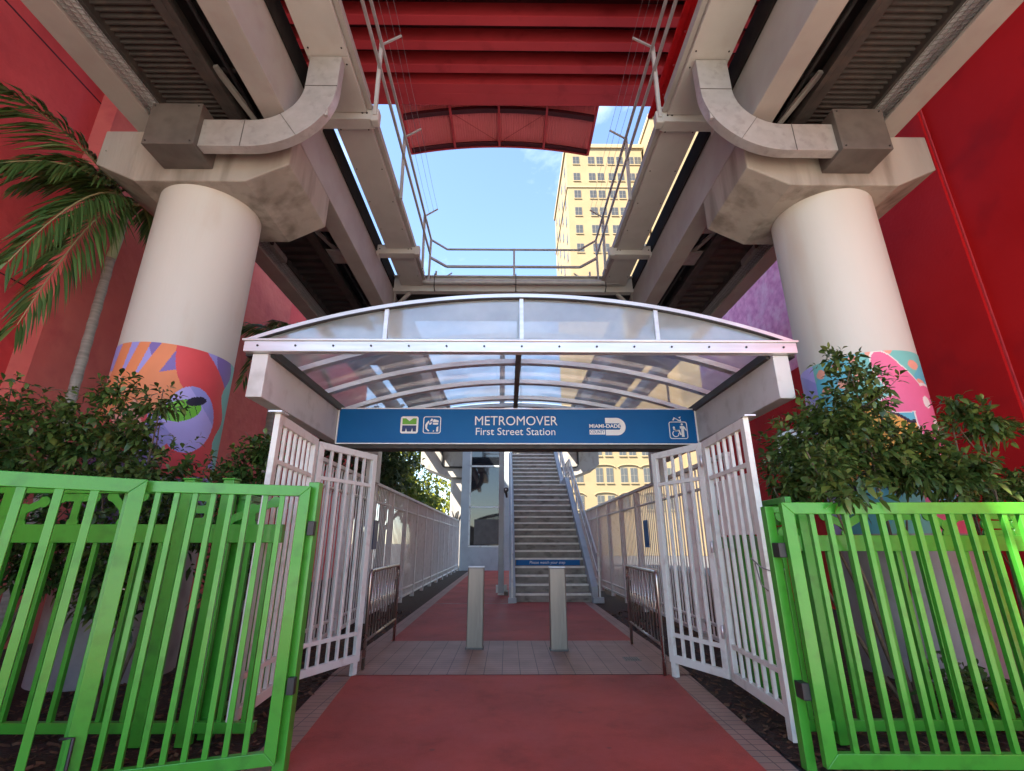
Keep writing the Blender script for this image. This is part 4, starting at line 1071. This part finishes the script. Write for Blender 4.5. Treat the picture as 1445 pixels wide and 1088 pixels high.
# ------------------------------------------------------------------ yellow buildings
def window(b_root, x, y, z, w_, h, facing='y', arched=False):
    d_ = .06
    if facing == 'y':
        f = MB(); f.box(x-w_/2,x+w_/2,y-.05,y-.01,z-h/2,z+h/2)
        o = f.build('window', M['win_frame'], b_root)
        p = MB(); g = .045
        for sx in (-1,1):
            for zz0, zz1 in ((z-h/2+g,z-.03),(z+.03,z+h/2-g)):
                xa, xb = (x-w_/2+g, x-.03) if sx < 0 else (x+.03, x+w_/2-g)
                p.box(xa,xb,y-.062,y-.052,zz0,zz1)
        p.build('pane', M['win_glass'], o)
        s_ = MB(); s_.box(x-w_/2-.05,x+w_/2+.05,y-.12,y-.012,z-h/2-.12,z-h/2-.001); s_.build('sill', M['yellow_trim'], o)
    else:
        f = MB(); f.box(x-.05,x-.01,y-w_/2,y+w_/2,z-h/2,z+h/2)
        o = f.build('window', M['win_frame'], b_root)
        p = MB(); p.box(x-.065,x-.052,y-w_/2+.07,y+w_/2-.07,z-h/2+.07,z+h/2-.07); p.build('pane', M['win_glass'], o)
t = thing('tower_block', (15,66,0), 'tall yellow apartment tower with paired windows behind the right walkway', 'building')
BY = 60
MB().box(9,21,BY,78,0,61.2).build('wall', M['yellow'], t)
b = MB(); b.box(8.75,21.2,BY-.25,78,61.21,61.9); b.build('cornice', M['yellow_trim'], t)
MB().box(8.85,21.1,BY-.12,78,53.55,53.8).build('string_course', M['yellow_trim'], t)
XS = (10.5,12.9,14.25,16.0,17.4,19.1,20.3)
for z in (42.7,45.95,49.15,52.3,55.6,58.8):
    for x in XS: window(t, x, BY, z, 1.05, 1.5)
    for yy in (62.5,66.5,71,75): window(t, 9, yy, z, 1.05, 1.5, 'x')
# lower storeys
XL = (8.5,11.0,12.3,14.1,15.35,17.0,18.3,20.0)
MB().box(3.0,30,BY-3,BY-.3,0,17).build('wall', M['yellow'], t)
for z, h in ((12.35,1.9),(9.05,1.75),(5.9,1.6)):
    for x in XL: window(t, x*.95+.35, BY-3, z, .85, h)
for z, R_ in ((10.0,1.15),(6.75,1.3)):
    for xc in (8.1*.95,11.65*.95+.35,14.75*.95+.35,17.65*.95+.35):
        b = MB(); n = 12; vs = []
        po = [(xc+1.35*math.cos(R(a)), z+.40*math.sin(R(a))) for a in range(0,181,15)]; pi_ = [(xc+1.22*math.cos(R(a)), z+.28*math.sin(R(a))) for a in range(0,181,15)]
        for i in range(12): b.prism([po[i],po[i+1],pi_[i+1],pi_[i]], lambda a_,c_,d_:(a_,d_,c_), BY-3.14, BY-3.002)
        b.build('arched_hood', M['yellow_trim'], t)
t = thing('tower_block', (30,62,0), 'taller plain yellow tower at the right of the windowed tower', 'building')
MB().box(21.4,40,56,75,0,63.2).build('wall', M['yellow'], t)
MB().box(21.2,40.2,55.8,75,63.21,63.9).build('cornice', M['yellow_trim'], t)

# ------------------------------------------------------------------ plants
rg = np.random.default_rng(11)
def leaves(pos, dirs, L, Wd, fold=.35, droop=.25):
    """arrays -> verts, quads (two quads per leaf, folded along the midrib)"""
    n = len(pos); dirs = dirs/np.linalg.norm(dirs, axis=1, keepdims=True)
    up = np.tile([0,0,1.], (n,1)) + rg.normal(0,.35,(n,3))
    side = np.cross(dirs, up); side /= np.linalg.norm(side, axis=1, keepdims=True)+1e-9
    nor = np.cross(side, dirs)
    L = L[:,None]; Wd = Wd[:,None]
    b0 = pos; m0 = pos+dirs*L*.5+nor*L*.04; t0 = pos+dirs*L-np.array([0,0,1.])*L*droop
    l0 = pos+dirs*L*.42+side*Wd+nor*Wd*fold; r0 = pos+dirs*L*.42-side*Wd+nor*Wd*fold
    l1 = pos+dirs*L*.75+side*Wd*.7+nor*Wd*fold*.6-np.array([0,0,1.])*L*droop*.5; r1 = pos+dirs*L*.75-side*Wd*.7+nor*Wd*fold*.6-np.array([0,0,1.])*L*droop*.5
    V = np.stack([b0,m0,t0,l0,r0,l1,r1], 1).reshape(-1,3)
    k = (np.arange(n)*7)[:,None]
    q1 = k+np.array([[0,1,3,3]]); 
    F = np.concatenate([k+np.array([[0,1,5,3]]), k+np.array([[1,2,5,5]])[:, :4], k+np.array([[0,4,6,1]]), k+np.array([[1,6,2,2]])])
    return V, F
def leaf_object(name, pos, dirs, L, Wd, m, parent, **kw):
    n = len(pos); V, _ = leaves(pos, dirs, L, Wd, **kw)
    k = np.arange(n)*7
    tri = np.concatenate([np.stack([k,k+1,k+3],1), np.stack([k+1,k+5,k+3],1), np.stack([k+1,k+2,k+5],1),
                          np.stack([k,k+4,k+1],1), np.stack([k+1,k+4,k+6],1), np.stack([k+1,k+6,k+2],1)])
    return npmesh(name, V, tri, m, parent, True)
def shrub(base, blobs, label, leafm, twigs, per=8, leafL=.085, seed=1, stems=4, group='shrubs in the mulch beds', clampY=None):
    global rg
    rg = np.random.default_rng(seed); rr_ = random.Random(seed)
    t = thing('leafy_shrub', (base[0],base[1],0), label, 'shrub', group)
    vols = np.array([b_[3]*b_[4]*b_[5] for b_ in blobs]); vols = vols/vols.sum()
    P = []; Dr = []; tips = []
    for b_, f_ in zip(blobs, vols):
        n = max(4, int(twigs*1.12*f_)); c = np.array(b_[:3]); r_ = np.array(b_[3:6])
        u = rg.normal(size=(n,3)); u /= np.linalg.norm(u,axis=1,keepdims=True)
        rad = rg.random(n)**.5*np.where(rg.random(n) < .16, 1.38, 1.0)
        rad = rad*(1+.22*np.sin(u[:,0]*5+seed)*np.sin(u[:,2]*6+seed*2))
        tp = c+u*rad[:,None]*r_; td = u+np.array([0,0,.55])+rg.normal(0,.35,(n,3))
        for p, d in zip(tp, td):
            d = d/np.linalg.norm(d); tips.append(p)
            k = rr_.randint(per-3, per+2); ph = rr_.random()*6
            a = np.cross(d, [0,0,1.]); a /= np.linalg.norm(a)+1e-9; bb = np.cross(d, a)
            for j in range(k):
                ang = ph+j*2.4; f2 = j/k
                out = (a*math.cos(ang)+bb*math.sin(ang))*(1.05-.5*f2)+d*(.35+.7*f2)+np.array([0,0,-.12])
                P.append(p+d*(.11*(f2-.5))); Dr.append(out)
    P = np.array(P); Dr = np.array(Dr); n = len(P)
    if clampY is not None: P[:,1] = np.maximum(P[:,1], clampY)
    Ls = leafL*1.15*rg.uniform(.5,1.25,n)
    leaf_object('foliage', P, Dr, Ls, Ls*rg.uniform(.17,.25,n), leafm, t)
    b = MB()
    for i in range(stems):
        x0 = base[0]+rr_.uniform(-.06,.06); y0 = base[1]+rr_.uniform(-.06,.06)
        tgt = Vector(blobs[i % len(blobs)][:3]) + Vector((rr_.uniform(-.2,.2),rr_.uniform(-.15,.15),rr_.uniform(-.05,.25)))
        mid = Vector((x0,y0,0)).lerp(tgt,.5)+Vector((rr_.uniform(-.12,.12),rr_.uniform(-.08,.08),-.08))
        pts = []
        for k in range(9):
            s_ = k/8; pts.append(Vector((x0,y0,-.02))*(1-s_)**2+mid*2*s_*(1-s_)+tgt*s_*s_ + Vector((rr_.uniform(-.012,.012),rr_.uniform(-.012,.012),0)))
        b.tube(pts, [.020-.015*k/8 for k in range(9)], 7)
        for k in range(5):
            src = pts[rr_.randint(4,8)]; e = Vector(tips[rr_.randrange(len(tips))])
            if (e-src).length < .9: b.tube([src, src.lerp(e,.5)+Vector((0,0,-.03)), e], [.006,.004,.002], 5)
    b.build('branches', M['bark'], t)
    return t
shrub((-4.8,4.75), [(-5.05,4.7,2.30,.62,.36,.55),(-4.45,4.72,2.35,.42,.33,.48),(-5.1,4.6,1.35,.5,.32,.55),(-4.4,4.72,1.4,.45,.32,.55),(-4.25,4.75,2.85,.25,.2,.22),(-5.25,4.7,2.9,.12,.14,.18)], 'dark green shrub with olive tips at the far left behind the green fence', M['leaf_olive'], 900, seed=3, stems=6)
shrub((-3.6,4.8), [(-3.75,4.8,2.0,.50,.34,.38),(-3.80,4.8,2.78,.26,.2,.16),(-3.88,4.75,2.45,.20,.2,.16),(-3.35,4.8,1.6,.42,.32,.34),(-3.75,4.75,1.1,.4,.3,.5),(-4.05,4.8,2.45,.22,.2,.22)], 'glossy green shrub in front of the orange and red mural', M['leaf'], 640, seed=5, stems=6)
shrub((-2.85,5.1), [(-2.92,5.1,2.0,.30,.25,.36),(-2.78,5.12,2.38,.22,.2,.22),(-2.9,5.1,1.3,.28,.24,.4)], 'slender green shrub between the mural and the white gate', M['leaf_olive'], 300, seed=8, stems=3)
shrub((3.2,4.5), [(2.98,4.5,2.22,.55,.38,.38),(3.36,4.5,2.82,.34,.26,.30),(2.62,4.4,2.02,.36,.32,.30),(3.62,4.5,2.12,.40,.34,.30),(2.40,4.3,1.90,.22,.22,.34),(2.50,3.95,1.98,.26,.22,.2),(2.32,3.46,1.76,.22,.12,.13),(3.26,4.5,3.18,.24,.18,.11),(3.0,4.5,2.52,.36,.3,.24),(3.95,4.5,2.02,.42,.3,.28),(3.72,4.5,2.36,.26,.2,.16)], 'large glossy shrub at right spilling over the green gate, before the pink mural', M['leaf'], 980, seed=13, stems=6)
shrub((4.2,4.55), [(4.40,4.5,2.55,.26,.18,.13),(4.65,4.5,2.42,.22,.16,.10),(4.25,4.5,2.72,.12,.12,.12),(4.15,4.5,2.05,.3,.2,.16)], 'thin arching shrub branch at right against the red wall', M['leaf'], 150, seed=17, stems=2)
shrub((5.0,4.8), [(4.75,4.7,1.88,.30,.22,.09),(5.1,4.75,1.95,.3,.25,.12)], 'low green shrub at the far right edge behind the green gate', M['leaf_olive'], 130, seed=19, stems=3)
# low bedding plants
shrub((3.55,4.4), [(3.5,4.4,.30,.32,.22,.22),(3.9,4.5,.22,.25,.2,.16)], 'small ground shrub in the mulch behind the right green gate', M['leaf'], 80, seed=23, stems=2)

def palm(base, zc, r0, r1, fronds, label, seed=1, scale=1):
    rr_ = random.Random(seed); global rg; rg = np.random.default_rng(seed)
    t = thing('palm_tree', (base[0],base[1],0), label, 'palm tree', 'palms against the red building')
    c = Vector((base[0],base[1],zc)); zs = zc-1.0
    n = 60; pts = []; rad = []
    for k in range(n+1):
        z = zs*k/n; pts.append((base[0]+.03*math.sin(z*.7),base[1],z)); rad.append(r0+(r1-r0)*k/n + (.006 if k%3==0 else 0))
    MB().tube(pts, rad, 14).build('trunk', M['palm_trunk'], t)
    MB().tube([pts[-1],(base[0],base[1],zs+.35),(base[0],base[1],zc-.1),(base[0],base[1],zc+.12)], [r1*1.12,r1*1.1,r1*.8,r1*.3], 14).build('crownshaft', M['crownshaft'], t)
    for tip, arch_, w_ in fronds:
        tip = Vector(tip); ctl = c.lerp(tip,.5)+Vector((0,0,arch_))
        def B(s_): return c*(1-s_)**2+ctl*2*s_*(1-s_)+tip*s_*s_
        m = 58; P = []; Dr = []; Ls = []
        for i in range(m):
            s_ = .10+.9*i/(m-1); p = B(s_); d = (B(min(1,s_+.02))-B(s_-.02)).normalized()
            sd = d.cross(Vector((0,0,1))).normalized(); nm = sd.cross(d)
            ln = w_*(.45+.75*math.sin(math.pi*min(1,.12+s_*.80)))
            for g in (-1,1):
                dd = (sd*g*(1-.35*s_)+d*(.55+.75*s_)+nm*rr_.uniform(-.15,.3)+Vector((0,0,-.35-.35*rr_.random()))).normalized()
                P.append(p); Dr.append(dd); Ls.append(ln*rr_.uniform(.85,1.1))
        P = np.array([tuple(p) for p in P]); Dr = np.array([tuple(p) for p in Dr]); Ls = np.array(Ls)
        fo = leaf_object('frond', P, Dr, Ls, np.full(len(Ls), .020*scale), M['frond'], t, droop=.22)
        MB().tube([B(i/10) for i in range(11)], [.022-.017*i/10 for i in range(11)], 6).build('rachis', M['rachis'], fo)
    return t
palm((-6.17,6.3), 6.5, .068, .056, [((-6.6,4.25,6.75),.50,.60),((-6.4,4.45,5.45),.85,.60),((-5.72,4.95,3.75),1.05,.62),((-5.85,4.75,4.45),1.05,.58),((-6.9,5.2,6.3),.7,.45),
      ((-6.6,7.6,6.6),.8,.45),((-5.2,7.3,5.9),.7,.45),((-6.75,5.3,6.0),.6,.42)], 'palm with a slim ringed trunk and drooping fronds before the salmon wall', 4)
palm((-5.9,11.2), 6.3, .10, .08, [((-4.6,10.6,6.4),.5,.45),((-5.2,9.5,5.9),.6,.45),((-4.7,11.6,5.3),.8,.45),((-6.9,10.5,6.2),.6,.45),((-5.6,9.3,4.6),.9,.45),((-6.4,12.5,6.0),.7,.45),((-4.9,10.2,4.2),1.0,.45)], 'second palm half hidden behind the left end of the canopy', 9)

def tree(base, blobs, label, m, n, leafL, seed):
    global rg; rg = np.random.default_rng(seed); rr_ = random.Random(seed)
    t = thing('broadleaf_tree', (base[0],base[1],0), label, 'tree', 'trees beyond the left corridor fence')
    P = []; Dr = []
    for (x,y,z,rx,ry,rz) in blobs:
        k = int(n/len(blobs)); cl = 26
        cen = rg.normal(size=(k//cl+1,3)); cen /= np.linalg.norm(cen,axis=1,keepdims=True); cen *= rg.random((len(cen),1))**.4
        for c in cen:
            q_ = np.array([x,y,z])+c*np.array([rx,ry,rz]); P.append(q_+rg.normal(0,.22,(cl,3))*np.array([1,1,.7])); Dr.append(c+rg.normal(0,.7,(cl,3)))
    P = np.concatenate(P); Dr = np.concatenate(Dr); Ls = leafL*rg.uniform(.6,1.3,len(P))
    leaf_object('crown', P, Dr, Ls, Ls*.28, m, t)
    b = MB(); b.tube([(base[0],base[1],-.05),(base[0]+.1,base[1],1.5),(base[0],base[1],blobs[0][2])], [.22,.17,.06], 10)
    for bl in blobs:
        b.tube([(base[0]+.05,base[1],1.2+rr_.random()),((base[0]+bl[0])/2,(base[1]+bl[1])/2,bl[2]-.5),bl[:3]], [.11,.07,.02], 7)
    b.build('trunk', M['bark'], t)
tree((-5.6,18), [(-5.6,18,4.4,1.3,1.3,1.5),(-4.6,17.5,4.0,.9,1.0,1.0),(-6.4,18.5,5.2,1.2,1.2,1.2),(-5.0,18.5,5.6,1.1,1.2,.9)], 'dark green tree over the left corridor fence', M['tree_dark'], 5200, .2, 31)
tree((-6.3,24), [(-5.6,24,4.3,1.5,1.4,1.4),(-4.7,24.5,3.4,1.1,1.2,.9),(-6.6,24,5.6,1.5,1.5,1.3)], 'mid green tree with yellow tips near the far left pier', leafmat('tree_leaf_mid', (.07,.12,.025), (.13,.19,.03), (.25,.28,.05), .5, .4), 3800, .22, 33)
tree((-7.5,38), [(-7.2,38,5.6,2.4,2,2.4),(-5.4,38,4.6,1.6,1.6,1.7),(-9.5,38,7,2.5,2,2.4),(-8,38,9,2.2,2,1.6)], 'sunlit yellow green tree far behind the left fence', M['tree_bright'], 5200, .34, 35)
